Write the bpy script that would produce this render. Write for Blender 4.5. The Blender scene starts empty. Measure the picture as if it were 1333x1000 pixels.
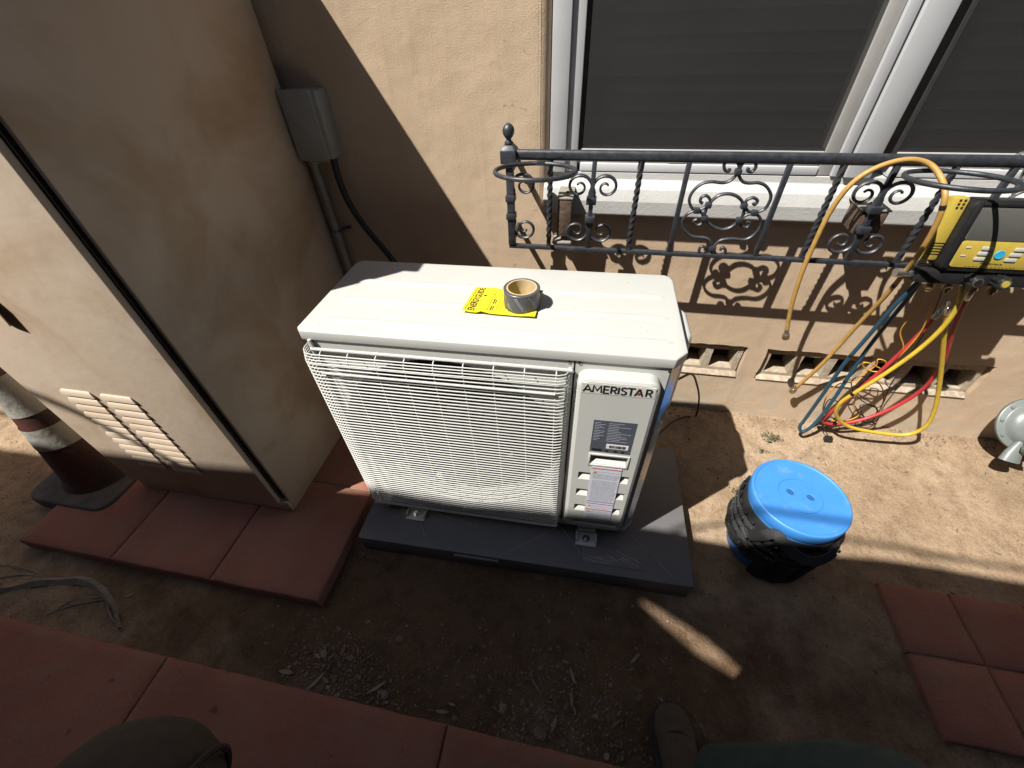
import bpy, bmesh, math, random
import numpy as np
from mathutils import Vector, Matrix, Euler, noise
from mathutils.geometry import tessellate_polygon
random.seed(7)
S = bpy.context.scene
COL = S.collection
rad = math.radians
# ------------------------------------------------------------------ camera
CAM = Vector((0.62979, -1.49544, 1.49091))
CE = Euler((rad(46.7085), rad(2.0503), rad(10.7412)), 'XYZ')
FPX = 541.652
cd = bpy.data.cameras.new('camera'); cam = bpy.data.objects.new('camera', cd); COL.objects.link(cam)
cd.sensor_width = 36; cd.lens = 36 * FPX / 1333; cd.clip_start = 0.02; cd.clip_end = 500
cam.location = CAM; cam.rotation_euler = CE
S.camera = cam
# ------------------------------------------------------------------ sky, sun, exposure
SUN = Vector((0.4555, 0.362, -0.815)).normalized()           # direction in which the light travels
EL = math.asin(-SUN.z)
w = bpy.data.worlds.new('World'); S.world = w; w.use_nodes = True
nt = w.node_tree; bgn = nt.nodes['Background']
sk = nt.nodes.new('ShaderNodeTexSky'); sk.sky_type = 'NISHITA'; sk.sun_disc = False
sk.sun_elevation = EL; sk.sun_rotation = math.atan2(-SUN.x, -SUN.y)
nt.links.new(sk.outputs[0], bgn.inputs[0]); bgn.inputs[1].default_value = 0.05
sl = bpy.data.lights.new('sun', 'SUN'); sl.energy = 5.0; sl.angle = rad(0.53); sl.color = (1.0, 0.955, 0.88)
so = bpy.data.objects.new('sun', sl); COL.objects.link(so)
so.rotation_euler = SUN.to_track_quat('-Z', 'Y').to_euler(); so.location = (-3, -3, 6)
S.view_settings.view_transform = 'Standard'; S.view_settings.look = 'None'
S.view_settings.exposure = 1.0; S.view_settings.gamma = 1; S.view_settings.use_curve_mapping = False

# ------------------------------------------------------------------ helpers
CM = CE.to_matrix()
def at(u, v, ax, val):
    """the point of the plane <ax> = val that the photograph shows at pixel u, v"""
    d = CM @ Vector(((u - 666.5) / FPX, -(v - 500) / FPX, -1))
    i = 'xyz'.index(ax)
    return CAM + d * ((val - CAM[i]) / d[i])

class MB:
    def __init__(s): s.v = []; s.f = []; s.m = []
    def add(s, vs, fs, mi=0):
        o = len(s.v); s.v += [tuple(p) for p in vs]; s.f += [tuple(i + o for i in f) for f in fs]; s.m += [mi] * len(fs)
        return s
    def box(s, x0, x1, y0, y1, z0, z1, mi=0):
        return s.add([(x0,y0,z0),(x1,y0,z0),(x1,y1,z0),(x0,y1,z0),(x0,y0,z1),(x1,y0,z1),(x1,y1,z1),(x0,y1,z1)],
                     [(0,3,2,1),(4,5,6,7),(0,1,5,4),(1,2,6,5),(2,3,7,6),(3,0,4,7)], mi)
    def prism(s, poly, z0, z1, mi=0, taper=0.0):
        n = len(poly); cx = sum(p[0] for p in poly)/n; cy = sum(p[1] for p in poly)/n
        top = [(cx+(p[0]-cx)*(1-taper), cy+(p[1]-cy)*(1-taper), z1) for p in poly]
        return s.add([(p[0],p[1],z0) for p in poly]+top,
                     [tuple(range(n-1,-1,-1)), tuple(range(n,2*n))]+[(i,(i+1)%n,n+(i+1)%n,n+i) for i in range(n)], mi)
    def extx(s, prof, x0, x1, mi=0):
        """closed (y,z) profile extruded along x"""
        n = len(prof)
        return s.add([(x0,)+tuple(p) for p in prof]+[(x1,)+tuple(p) for p in prof],
                     [tuple(range(n)), tuple(range(2*n-1,n-1,-1))]+[(i,n+i,n+(i+1)%n,(i+1)%n) for i in range(n)], mi)
    def lathe(s, prof, n=32, c=(0,0,0), axis=None, mi=0, caps=True):
        """(r,z) profile round z, or round a given axis"""
        q = Vector((0,0,1)).rotation_difference(Vector(axis)) if axis is not None else None
        vs = []; fs = []
        for r, z in prof:
            for k in range(n):
                a = 2*math.pi*k/n; p = Vector((r*math.cos(a), r*math.sin(a), z))
                if q: p = q @ p
                vs.append(p + Vector(c))
        m = len(prof)
        for j in range(m-1):
            for k in range(n):
                fs.append((j*n+k, j*n+(k+1)%n, (j+1)*n+(k+1)%n, (j+1)*n+k))
        if caps:
            fs.append(tuple(range(n-1,-1,-1))); fs.append(tuple((m-1)*n+k for k in range(n)))
        return s.add(vs, fs, mi)
    def tube(s, pts, r, n=8, mi=0, flat=1.0, closed=False, cap=True, sq=False):
        pts = [Vector(p) for p in pts]; m = len(pts)
        rr = r if hasattr(r, '__len__') else [r]*m
        T = []
        for i in range(m):
            a = pts[(i-1) % m] if closed or i else pts[0]; b = pts[(i+1) % m] if closed or i < m-1 else pts[-1]
            t = (b-a); T.append(t.normalized() if t.length > 1e-9 else Vector((0,0,1)))
        up = Vector((0,1,0)) if abs(T[0].y) < .8 else Vector((1,0,0))
        u = (up - T[0]*up.dot(T[0])).normalized(); vs = []
        for i in range(m):
            if i: u = (u - T[i]*u.dot(T[i])).normalized()
            w_ = T[i].cross(u)
            for k in range(n):
                a = 2*math.pi*(k+(.5 if sq else 0))/n
                vs.append(pts[i] + u*math.cos(a)*rr[i]*flat + w_*math.sin(a)*rr[i])
        fs = []
        for i in range(m if closed else m-1):
            j = (i+1) % m
            for k in range(n): fs.append((i*n+k, i*n+(k+1)%n, j*n+(k+1)%n, j*n+k))
        if cap and not closed:
            fs.append(tuple(range(n-1,-1,-1))); fs.append(tuple((m-1)*n+k for k in range(n)))
        return s.add(vs, fs, mi)
    def ball(s, c, r, n=10, m=6, sc=(1,1,1), mi=0):
        vs = []; fs = []
        for j in range(1, m):
            b = math.pi*j/m
            for k in range(n):
                a = 2*math.pi*k/n; vs.append((c[0]+r*sc[0]*math.sin(b)*math.cos(a), c[1]+r*sc[1]*math.sin(b)*math.sin(a), c[2]+r*sc[2]*math.cos(b)))
        t = len(vs); vs += [(c[0],c[1],c[2]+r*sc[2]), (c[0],c[1],c[2]-r*sc[2])]
        for j in range(m-2):
            for k in range(n): fs.append((j*n+k, (j+1)*n+k, (j+1)*n+(k+1)%n, j*n+(k+1)%n))
        for k in range(n): fs.append((t, k, (k+1)%n)); fs.append((t+1, (m-2)*n+(k+1)%n, (m-2)*n+k))
        return s.add(vs, fs, mi)
    def twist(s, x, y, z0, z1, h, turns, n=40):
        vs = []; fs = []
        for j in range(n+1):
            t = j/n; e = min(max((t-.08)/.84, 0), 1); a0 = math.pi/4 + 2*math.pi*turns*e
            for k in range(4):
                a = a0 + math.pi/2*k; vs.append((x+h*1.414*math.cos(a), y+h*1.414*math.sin(a), z0+(z1-z0)*t))
        for j in range(n):
            for k in range(4): fs.append((j*4+k, j*4+(k+1)%4, (j+1)*4+(k+1)%4, (j+1)*4+k))
        fs += [(3,2,1,0), tuple(n*4+k for k in range(4))]
        return s.add(vs, fs)
    def sheet(s, outer, holes, y, depth=None, mi=0):
        """flat face in the xz plane at y (normal -y) with holes; depth adds walls and a floor behind each hole (None: none)"""
        loops = [[Vector((p[0], p[1], 0)) for p in outer]] + [[Vector((p[0], p[1], 0)) for p in h] for h in holes]
        tri = tessellate_polygon(loops); flat = [p for l in loops for p in l]
        out = []
        for t in tri:
            a, b, c = (flat[i] for i in t)
            if (b-a).cross(c-a).z < 0: t = (t[0], t[2], t[1])
            out.append(t)
        s.add([(p.x, y, p.y) for p in flat], out, mi)
        if depth:
            for i, h in enumerate(holes):
                dd = depth[i] if hasattr(depth, '__len__') else depth
                n = len(h)
                s.add([(p[0], y, p[1]) for p in h] + [(p[0], y+abs(dd), p[1]) for p in h],
                      [(k, n+k, n+(k+1)%n, (k+1)%n) for k in range(n)] + ([tuple(range(n, 2*n))] if dd > 0 else []), mi)
        return s
    def build(s, name, mat, parent=None, bevel=0, seg=2, smooth=35, loc=None, rot=None):
        me = bpy.data.meshes.new(name); me.from_pydata(s.v, [], s.f)
        mats = mat if isinstance(mat, (list, tuple)) else [mat]
        for x in mats: me.materials.append(x)
        if len(mats) > 1: me.polygons.foreach_set('material_index', s.m)
        if bevel:
            bm = bmesh.new(); bm.from_mesh(me)
            bmesh.ops.remove_doubles(bm, verts=bm.verts, dist=1e-6)
            ed = [e for e in bm.edges if len(e.link_faces) == 2 and e.calc_face_angle(0) > rad(28)]
            bmesh.ops.bevel(bm, geom=ed, offset=bevel, segments=seg, profile=.5, affect='EDGES', clamp_overlap=True)
            bm.to_mesh(me); bm.free()
        me.update()
        if smooth:
            me.polygons.foreach_set('use_smooth', [True]*len(me.polygons)); me.set_sharp_from_angle(angle=rad(smooth))
        o = bpy.data.objects.new(name, me); COL.objects.link(o)
        if parent: o.parent = parent
        if loc is not None: o.location = loc
        if rot is not None: o.rotation_euler = rot
        return o

def tag(o, label, cat, group=None):
    o['label'] = label; o['category'] = cat
    if group: o['group'] = group
    return o
def thing(name, label, cat, loc=(0,0,0), rz=0, group=None):
    o = bpy.data.objects.new(name, None); COL.objects.link(o); o.empty_display_size = .05
    o.location = loc; o.rotation_euler = (0,0,rz)
    return tag(o, label, cat, group)
def struct(o): o['kind'] = 'structure'; return o
def stuff(o): o['kind'] = 'stuff'; return o
def share(src, parent, loc):
    c = src.copy(); COL.objects.link(c); c.parent = parent; c.location = loc; return c
def rect(x0, x1, z0, z1): return [(x0,z0),(x1,z0),(x1,z1),(x0,z1)]
def rrect(x0, x1, z0, z1, r, n=5):
    out = []
    for cx, cz, a0 in ((x1-r,z0+r,-90),(x1-r,z1-r,0),(x0+r,z1-r,90),(x0+r,z0+r,180)):
        for k in range(n+1):
            a = rad(a0 + 90*k/n); out.append((cx+r*math.cos(a), cz+r*math.sin(a)))
    return out
def smooth_path(pts, sub=6, closed=False):
    P = [Vector(p) for p in pts]; n = len(P); out = []
    for i in range(n if closed else n-1):
        if closed: a,b,c,d = P[(i-1)%n],P[i],P[(i+1)%n],P[(i+2)%n]
        else: a,b,c,d = P[max(i-1,0)],P[i],P[i+1],P[min(i+2,n-1)]
        for k in range(sub):
            t = k/sub
            out.append(.5*((2*b)+(c-a)*t+(2*a-5*b+4*c-d)*t*t+(3*b-a-3*c+d)*t**3))
    if not closed: out.append(P[-1])
    return out
def text(name, body, fn, w_, h_, mat, parent, bold=0.0, rot=False):
    """lettering as a flat mesh; fn maps (u in 0..w, v in 0..h) to a local point"""
    cu = bpy.data.curves.new('t', 'FONT'); cu.body = body; cu.offset = bold; cu.resolution_u = 3
    ob = bpy.data.objects.new('t', cu); COL.objects.link(ob)
    dg = bpy.context.evaluated_depsgraph_get(); me = bpy.data.meshes.new_from_object(ob.evaluated_get(dg))
    bpy.data.objects.remove(ob); bpy.data.curves.remove(cu)
    co = np.array([v.co[:] for v in me.vertices]); lo = co.min(0); hi = co.max(0)
    for v, c in zip(me.vertices, co):
        v.co = fn((c[0]-lo[0])/(hi[0]-lo[0])*w_, (c[1]-lo[1])/(hi[1]-lo[1])*h_)
    me.name = name; me.materials.append(mat)
    o = bpy.data.objects.new(name, me); COL.objects.link(o); o.parent = parent
    return o

def ico(r, sq=.6):
    t = (1+5**.5)/2; V = [Vector(p).normalized() for p in ((-1,t,0),(1,t,0),(-1,-t,0),(1,-t,0),(0,-1,t),(0,1,t),(0,-1,-t),(0,1,-t),(t,0,-1),(t,0,1),(-t,0,-1),(-t,0,1))]
    Fc = [(0,11,5),(0,5,1),(0,1,7),(0,7,10),(0,10,11),(1,5,9),(5,11,4),(11,10,2),(10,7,6),(7,1,8),(3,9,4),(3,4,2),(3,2,6),(3,6,8),(3,8,9),(4,9,5),(2,4,11),(6,2,10),(8,6,7),(9,8,1)]
    a = random.uniform(0, 6.28); ca, sa = math.cos(a), math.sin(a); ex = random.uniform(.65, 1.25)
    out = []
    for v in V:
        k = r*random.uniform(.72, 1.15); x, y, z = v.x*k*ex, v.y*k, v.z*k*sq; out.append((x*ca-y*sa, x*sa+y*ca, z))
    return out, Fc
ico_ = ico
# ------------------------------------------------------------------ materials
def mk(name):
    m = bpy.data.materials.new(name); m.use_nodes = True
    return m, m.node_tree, m.node_tree.nodes['Principled BSDF']
def N(nt, t, **k):
    n = nt.nodes.new(t)
    for a, b in k.items(): setattr(n, a, b)
    return n
def noise_n(nt, co, scale, detail=5, rough=.6, dist=0):
    n = N(nt, 'ShaderNodeTexNoise'); n.inputs['Scale'].default_value = scale; n.inputs['Detail'].default_value = detail
    n.inputs['Roughness'].default_value = rough; n.inputs['Distortion'].default_value = dist
    nt.links.new(co, n.inputs['Vector']); return n.outputs['Fac']
def ramp(nt, fac, stops):
    r = N(nt, 'ShaderNodeValToRGB'); e = r.color_ramp.elements
    while len(e) < len(stops): e.new(.5)
    for x, (p, c) in zip(e, stops):
        x.position = p; x.color = (c, c, c, 1) if not hasattr(c, '__len__') else (*c, 1)
    nt.links.new(fac, r.inputs[0]); return r.outputs[0]
def mix(nt, fac, a, b, mode='MIX'):
    m = N(nt, 'ShaderNodeMix', data_type='RGBA', blend_type=mode)
    for s_, x in ((m.inputs[0], fac), (m.inputs[6], a), (m.inputs[7], b)):
        if hasattr(x, 'is_linked'): nt.links.new(x, s_)
        elif hasattr(x, '__len__'): s_.default_value = (*x, 1)
        else: s_.default_value = x
    return m.outputs[2]
def coords(nt, kind='Object', scale=None):
    if kind == 'World': o = N(nt, 'ShaderNodeNewGeometry').outputs['Position']
    else: o = N(nt, 'ShaderNodeTexCoord').outputs[kind]
    if scale:
        mp = N(nt, 'ShaderNodeMapping'); mp.inputs['Scale'].default_value = scale; nt.links.new(o, mp.inputs[0]); o = mp.outputs[0]
    return o
def bump(nt, bs, hs):
    prev = None
    for h, d, st in hs:
        b = N(nt, 'ShaderNodeBump'); b.inputs['Distance'].default_value = d; b.inputs['Strength'].default_value = st
        nt.links.new(h, b.inputs['Height'])
        if prev: nt.links.new(prev, b.inputs['Normal'])
        prev = b.outputs[0]
    nt.links.new(prev, bs.inputs['Normal'])
def simple(name, c, rough=.5, metal=0, var=.12, scale=40, bmp=.0, bscale=300, dirt=None, dirt_scale=6, dirt_lo=.55, spec=None, kind='Object'):
    m, nt, bs = mk(name); co = coords(nt, kind)
    f = noise_n(nt, co, scale, 6)
    col = ramp(nt, f, [(.3, tuple(x*(1-var) for x in c)), (.7, tuple(min(1, x*(1+var)) for x in c))])
    if dirt:
        g = ramp(nt, noise_n(nt, co, dirt_scale, 8, .65, .3), [(dirt_lo, 0.0), (min(dirt_lo+.22, 1), 1.0)])
        col = mix(nt, g, col, dirt)
    nt.links.new(col, bs.inputs['Base Color']); bs.inputs['Metallic'].default_value = metal
    r = ramp(nt, noise_n(nt, co, scale*.6, 5), [(.3, max(0, rough-.08)), (.7, min(1, rough+.08))]); nt.links.new(r, bs.inputs['Roughness'])
    if spec is not None: bs.inputs['Specular IOR Level'].default_value = spec
    if bmp: bump(nt, bs, [(noise_n(nt, co, bscale, 4), bmp, 1.0)])
    return m
M = {}
# stucco
m, nt, bs = mk('stucco'); co = coords(nt, 'World')
c = ramp(nt, noise_n(nt, co, 2.2, 8, .62, .4), [(.3, (.60,.44,.30)), (.52, (.665,.505,.355)), (.75, (.71,.555,.405))])
c = mix(nt, ramp(nt, noise_n(nt, co, 180, 3), [(.35, .0), (.7, .35)]), c, (.66,.49,.335))
st = ramp(nt, noise_n(nt, coords(nt, 'World', (14, 14, 1.6)), 1.0, 6, .6), [(.54, 0.0), (.74, .4)])
c = mix(nt, st, c, (.44,.325,.215))
sep = N(nt, 'ShaderNodeSeparateXYZ'); nt.links.new(co, sep.inputs[0])
mr = N(nt, 'ShaderNodeMapRange'); mr.inputs[1].default_value = .30; mr.inputs[2].default_value = .02; nt.links.new(sep.outputs[2], mr.inputs[0])
mm = N(nt, 'ShaderNodeMath', operation='MULTIPLY'); nt.links.new(mr.outputs[0], mm.inputs[0])
nt.links.new(ramp(nt, noise_n(nt, co, 11, 9, .7, .6), [(.44, 0.0), (.60, 1.0)]), mm.inputs[1])
c = mix(nt, mm.outputs[0], c, (.60,.52,.41))
crk = ramp(nt, noise_n(nt, co, 26, 6, .7, 1.2), [(.62, 0.0), (.67, .75)])
ch = N(nt, 'ShaderNodeMath', operation='MULTIPLY'); nt.links.new(crk, ch.inputs[0])
nt.links.new(ramp(nt, noise_n(nt, co, 1.9, 2), [(.54, 0.0), (.64, 1.0)]), ch.inputs[1])
c = mix(nt, ch.outputs[0], c, (.19,.14,.095))
nt.links.new(c, bs.inputs['Base Color']); bs.inputs['Roughness'].default_value = .92; bs.inputs['Specular IOR Level'].default_value = .2
bump(nt, bs, [(noise_n(nt, co, 3, 3), .03, .4), (noise_n(nt, co, 45, 5, .6), .0016, .6), (noise_n(nt, co, 300, 4, .7), .0024, .85)])
M['stucco'] = m
# dirt
m, nt, bs = mk('dirt'); co = coords(nt, 'World')
c = ramp(nt, noise_n(nt, co, 2.0, 9, .65, .3), [(.32, (.35,.25,.16)), (.5, (.475,.345,.23)), (.68, (.57,.44,.305))])
c = mix(nt, ramp(nt, noise_n(nt, co, 14, 9, .7), [(.45, 0.0), (.66, .8)]), c, (.25,.165,.102))
vo = N(nt, 'ShaderNodeTexVoronoi'); vo.inputs['Scale'].default_value = 210; nt.links.new(co, vo.inputs['Vector'])
sp = ramp(nt, vo.outputs['Color'], [(.1, (.16,.10,.06)), (.5, (.33,.23,.145)), (.93, (.50,.40,.28))])
c = mix(nt, .26, c, sp)
fl = ramp(nt, noise_n(nt, co, 330, 2), [(.66, 0.0), (.72, .8)]); c = mix(nt, fl, c, (.62,.53,.40))
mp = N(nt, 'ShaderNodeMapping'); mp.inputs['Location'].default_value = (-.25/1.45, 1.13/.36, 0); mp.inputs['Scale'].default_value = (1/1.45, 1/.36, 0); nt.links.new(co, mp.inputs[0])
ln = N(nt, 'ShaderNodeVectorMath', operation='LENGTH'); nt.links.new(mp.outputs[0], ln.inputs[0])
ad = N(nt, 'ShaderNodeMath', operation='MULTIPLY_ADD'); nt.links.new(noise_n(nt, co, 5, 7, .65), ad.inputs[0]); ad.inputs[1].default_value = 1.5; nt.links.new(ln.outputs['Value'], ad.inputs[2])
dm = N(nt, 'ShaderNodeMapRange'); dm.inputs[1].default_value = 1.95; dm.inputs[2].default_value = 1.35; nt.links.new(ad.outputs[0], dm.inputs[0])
c = mix(nt, dm.outputs[0], c, mix(nt, 1.0, c, (.40,.345,.305), 'MULTIPLY'))      # foreground shade painted into the soil colour between pad and path
nt.links.new(c, bs.inputs['Base Color']); bs.inputs['Roughness'].default_value = .97; bs.inputs['Specular IOR Level'].default_value = .1
bump(nt, bs, [(noise_n(nt, co, 18, 9, .68), .022, .7), (vo.outputs['Distance'], .003, .35), (noise_n(nt, co, 120, 7, .72), .006, .8)])
M['dirt'] = m
# red concrete
m, nt, bs = mk('red_concrete'); co = coords(nt, 'World')
c = ramp(nt, noise_n(nt, co, 3, 8, .6, .2), [(.3, (.29,.108,.075)), (.55, (.36,.148,.105)), (.75, (.41,.19,.14))])
c = mix(nt, ramp(nt, noise_n(nt, co, 9, 9, .7, .4), [(.45, 0.0), (.70, .7)]), c, (.29,.185,.125))
c = mix(nt, ramp(nt, noise_n(nt, co, 240, 3), [(.4, 0.0), (.75, .5)]), c, (.2,.085,.06))
c = mix(nt, ramp(nt, noise_n(nt, co, 17, 3, .5), [(.70, 0.0), (.76, .8)]), c, (.07,.045,.035))
nt.links.new(c, bs.inputs['Base Color']); bs.inputs['Roughness'].default_value = .85; bs.inputs['Specular IOR Level'].default_value = .3
bump(nt, bs, [(noise_n(nt, co, 9, 7), .012, .6), (noise_n(nt, co, 140, 5, .7), .0022, .9)])
M['red'] = m
# cabinet paint
m, nt, bs = mk('cabinet_paint'); co = coords(nt, 'World')
c = ramp(nt, noise_n(nt, co, 2.5, 7, .6), [(.3, (.575,.455,.34)), (.7, (.645,.53,.415))])
c = mix(nt, ramp(nt, noise_n(nt, co, 3.1, 6, .55, .5), [(.47, 0.0), (.68, .8)]), c, (.44,.30,.18))
c = mix(nt, ramp(nt, noise_n(nt, coords(nt, 'World', (10, 10, 34)), 1, 8, .75, .8), [(.63, 0.0), (.74, .6)]), c, (.36,.28,.20))
c = mix(nt, ramp(nt, noise_n(nt, co, 90, 4, .8), [(.72, 0.0), (.78, .6)]), c, (.30,.22,.15))
nt.links.new(c, bs.inputs['Base Color']); bs.inputs['Roughness'].default_value = .62; bs.inputs['Specular IOR Level'].default_value = .35
bump(nt, bs, [(noise_n(nt, co, 7, 4), .006, .35), (noise_n(nt, co, 500, 2), .0004, .5)])
M['cab'] = m
M['white_ac'] = simple('ivory_painted_steel', (.565,.57,.545), .42, var=.03, scale=8, dirt=(.41,.40,.37), dirt_scale=26, dirt_lo=.66, bmp=.0002, bscale=900)
M['ivory_gloss'] = simple('ivory_gloss_steel', (.60,.60,.58), .12, metal=.55, var=.03)
M['wire'] = simple('ivory_coated_wire', (.57,.575,.55), .4, var=.03)
M['black_in'] = simple('dark_interior', (.015,.015,.016), .8)
M['fan'] = simple('dark_grey_plastic', (.035,.035,.036), .5)
M['coil'] = simple('aluminium_fins', (.07,.07,.07), .5, metal=.4)
# pad
m, nt, bs = mk('grey_pad_plastic'); co = coords(nt, 'World')
c = ramp(nt, noise_n(nt, co, 6, 8, .65), [(.3, (.14,.138,.146)), (.7, (.18,.176,.183))])
sc = ramp(nt, noise_n(nt, coords(nt, 'World', (60, 5, 8)), 1, 7, .8, .5), [(.66, 0.0), (.76, .5)]); c = mix(nt, sc, c, (.34,.33,.34))
c = mix(nt, ramp(nt, noise_n(nt, co, 10, 9, .7), [(.60, 0.0), (.8, .55)]), c, (.27,.22,.18))
nt.links.new(c, bs.inputs['Base Color']); bs.inputs['Roughness'].default_value = .5
bump(nt, bs, [(noise_n(nt, co, 600, 3), .0006, .8)]); M['pad'] = m
M['scuff'] = simple('pale_scuff', (.42,.41,.42), .7, var=.3, scale=90)
M['iron'] = simple('black_wrought_iron', (.042,.046,.056), .42, metal=.25, var=.35, scale=60, dirt=(.11,.105,.10), dirt_scale=18, dirt_lo=.58, bmp=.0004, bscale=220)
M['rust'] = simple('rusty_iron', (.10,.06,.04), .85, var=.4, scale=70, dirt=(.21,.19,.17), dirt_scale=25, dirt_lo=.55, bmp=.002, bscale=150)
M['vinyl'] = simple('white_vinyl', (.62,.63,.65), .35, var=.03, scale=12, dirt=(.60,.58,.54), dirt_scale=14, dirt_lo=.62)
M['vinyl_grey'] = simple('weathered_sash', (.47,.46,.44), .5, var=.06, scale=20)
M['sill'] = simple('white_painted_sill', (.54,.535,.52), .6, var=.05, scale=14, dirt=(.55,.50,.42), dirt_scale=20, dirt_lo=.60, bmp=.0012, bscale=120)
M['gasket'] = simple('dark_gasket', (.03,.03,.032), .7)
M['blind'] = simple('dark_blind', (.10,.093,.087), .8, var=.15, scale=20)
M['concrete'] = simple('vent_concrete', (.46,.37,.27), .95, var=.2, scale=60, dirt=(.62,.56,.46), dirt_scale=30, dirt_lo=.5, bmp=.004, bscale=180)
M['dark'] = simple('dark_void', (.02,.017,.014), .9)
m, nt, bs = mk('insect_screen'); co = coords(nt, 'World')
bs.inputs['Base Color'].default_value = (.035,.034,.033,1); bs.inputs['Roughness'].default_value = .6
wv = ramp(nt, noise_n(nt, coords(nt, 'World', (40, 1, 220)), 1, 4), [(.3, (.029,.0275,.0265)), (.7, (.043,.041,.040))]); nt.links.new(wv, bs.inputs['Base Color'])
tr = N(nt, 'ShaderNodeBsdfTransparent'); ms = N(nt, 'ShaderNodeMixShader'); ms.inputs[0].default_value = .66
nt.links.new(tr.outputs[0], ms.inputs[1]); nt.links.new(bs.outputs[0], ms.inputs[2]); nt.links.new(ms.outputs[0], nt.nodes['Material Output'].inputs[0]); M['screen'] = m
m, nt, bs = mk('window_glass'); bs.inputs['Base Color'].default_value = (.02,.02,.022,1); bs.inputs['Roughness'].default_value = .06
tr = N(nt, 'ShaderNodeBsdfTransparent'); ms = N(nt, 'ShaderNodeMixShader'); ms.inputs[0].default_value = .35
nt.links.new(tr.outputs[0], ms.inputs[1]); nt.links.new(bs.outputs[0], ms.inputs[2]); nt.links.new(ms.outputs[0], nt.nodes['Material Output'].inputs[0]); M['glass'] = m
M['grey_box'] = simple('grey_painted_box', (.37,.365,.33), .5, var=.08, scale=14, dirt=(.20,.19,.17), dirt_scale=12, dirt_lo=.6)
M['conduit'] = simple('galvanised_conduit', (.36,.335,.29), .6, metal=.15, var=.15, scale=50)
M['rubber'] = simple('black_rubber', (.02,.02,.021), .55)
M['blue'] = simple('blue_plastic', (.055,.27,.74), .5, var=.05, scale=20, dirt=(.20,.36,.62), dirt_scale=16, dirt_lo=.58, bmp=.0003, bscale=500)
M['nylon'] = simple('black_nylon', (.006,.006,.007), .8, var=.3, scale=200, bmp=.0012, bscale=900)
M['webbing'] = simple('dark_webbing', (.045,.046,.050), .75, var=.3, scale=300, bmp=.001, bscale=1200)
M['steel'] = simple('bright_steel', (.60,.60,.58), .25, metal=.9, var=.1)
M['brass'] = simple('dull_brass', (.55,.43,.24), .32, metal=.85, var=.15)
M['tan_hose'] = simple('tan_hose_rubber', (.50,.29,.075), .55, var=.15, scale=60, dirt=(.33,.22,.10), dirt_scale=30, dirt_lo=.58)
M['blue_hose'] = simple('blue_hose_rubber', (.018,.07,.115), .45, var=.15)
M['red_hose'] = simple('red_hose_rubber', (.50,.035,.04), .45, var=.12, dirt=(.30,.06,.05), dirt_scale=30, dirt_lo=.62)
M['yellow_hose'] = simple('yellow_hose_rubber', (.66,.46,.045), .45, var=.12, dirt=(.40,.28,.06), dirt_scale=30, dirt_lo=.58)
M['orange_wire'] = simple('orange_cable', (.70,.36,.035), .5, var=.1)
M['black'] = simple('black_plastic', (.016,.016,.017), .42, var=.2)
M['yellow_plastic'] = simple('yellow_plastic', (.50,.37,.06), .45, var=.06)
M['screen_lcd'] = simple('unlit_lcd', (.115,.115,.105), .22, var=.05)
M['key'] = simple('pale_key', (.50,.50,.50), .5)
M['blue_shade'] = simple('shaded_blue_plastic', (.02,.11,.33), .6)
M['cyan'] = simple('cyan_key', (.04,.38,.62), .35)
M['ink'] = simple('black_ink', (.012,.012,.014), .6)
M['ink_grey'] = simple('grey_ink', (.22,.23,.27), .7)
M['ink_red'] = simple('red_ink', (.42,.03,.03), .6)
M['ink_blue'] = simple('blue_ink', (.08,.13,.36), .6)
M['ink_yellow'] = simple('yellow_ink', (.66,.50,.05), .6)
M['paper'] = simple('white_label', (.62,.64,.74), .6, var=.03)
M['white'] = simple('white_print', (.78,.78,.78), .6, var=.03)
M['plate'] = simple('slate_label', (.085,.095,.125), .5, var=.12, scale=30)
M['strip'] = simple('silver_strip', (.64,.64,.60), .4, var=.05, scale=90)
M['yellow_paper'] = simple('yellow_paper', (.86,.74,.02), .65, var=.04, scale=15)
M['tape'] = simple('grey_tape', (.085,.088,.092), .38, var=.15, scale=50)
M['card'] = simple('card_core', (.60,.46,.27), .85, var=.15, scale=60)
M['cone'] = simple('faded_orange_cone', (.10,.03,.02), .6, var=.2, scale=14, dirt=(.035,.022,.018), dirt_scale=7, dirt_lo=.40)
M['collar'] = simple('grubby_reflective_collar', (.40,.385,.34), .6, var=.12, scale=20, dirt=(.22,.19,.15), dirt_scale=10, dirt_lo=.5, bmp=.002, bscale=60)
M['cone_base'] = simple('black_cone_base', (.095,.085,.08), .85, var=.2, scale=20, dirt=(.17,.13,.10), dirt_scale=16, dirt_lo=.45)
M['meter'] = simple('grey_meter_paint', (.19,.215,.21), .42, var=.06, scale=25)
M['stone'] = simple('mixed_stone', (.21,.155,.115), .95, var=.55, scale=16, kind='World')
M['palestone'] = simple('pale_stone', (.29,.245,.195), .95, var=.25, scale=40)
M['litter'] = simple('dry_litter', (.24,.175,.115), .9, var=.5, scale=14, kind='World')
M['frond'] = simple('dry_frond', (.30,.255,.215), .85, var=.3, scale=60, bmp=.002, bscale=160)
M['leaf'] = simple('weed_leaf', (.13,.13,.055), .7, var=.4, scale=30)
M['boot'] = simple('brown_suede', (.095,.068,.045), .9, var=.2, scale=60, bmp=.001, bscale=400)
M['sole'] = simple('dark_sole', (.04,.032,.026), .9)
M['trousers'] = simple('dark_green_cloth', (.055,.085,.07), .95, var=.2, scale=50, bmp=.002, bscale=500)
M['kneepad'] = simple('brown_knee_cloth', (.085,.06,.04), .95, var=.2, scale=50, bmp=.002, bscale=500)
M['shirt'] = simple('charcoal_shirt', (.05,.05,.055), .9, var=.15, scale=60)
M['skin'] = simple('skin', (.45,.27,.18), .55, var=.06, scale=20)
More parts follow.
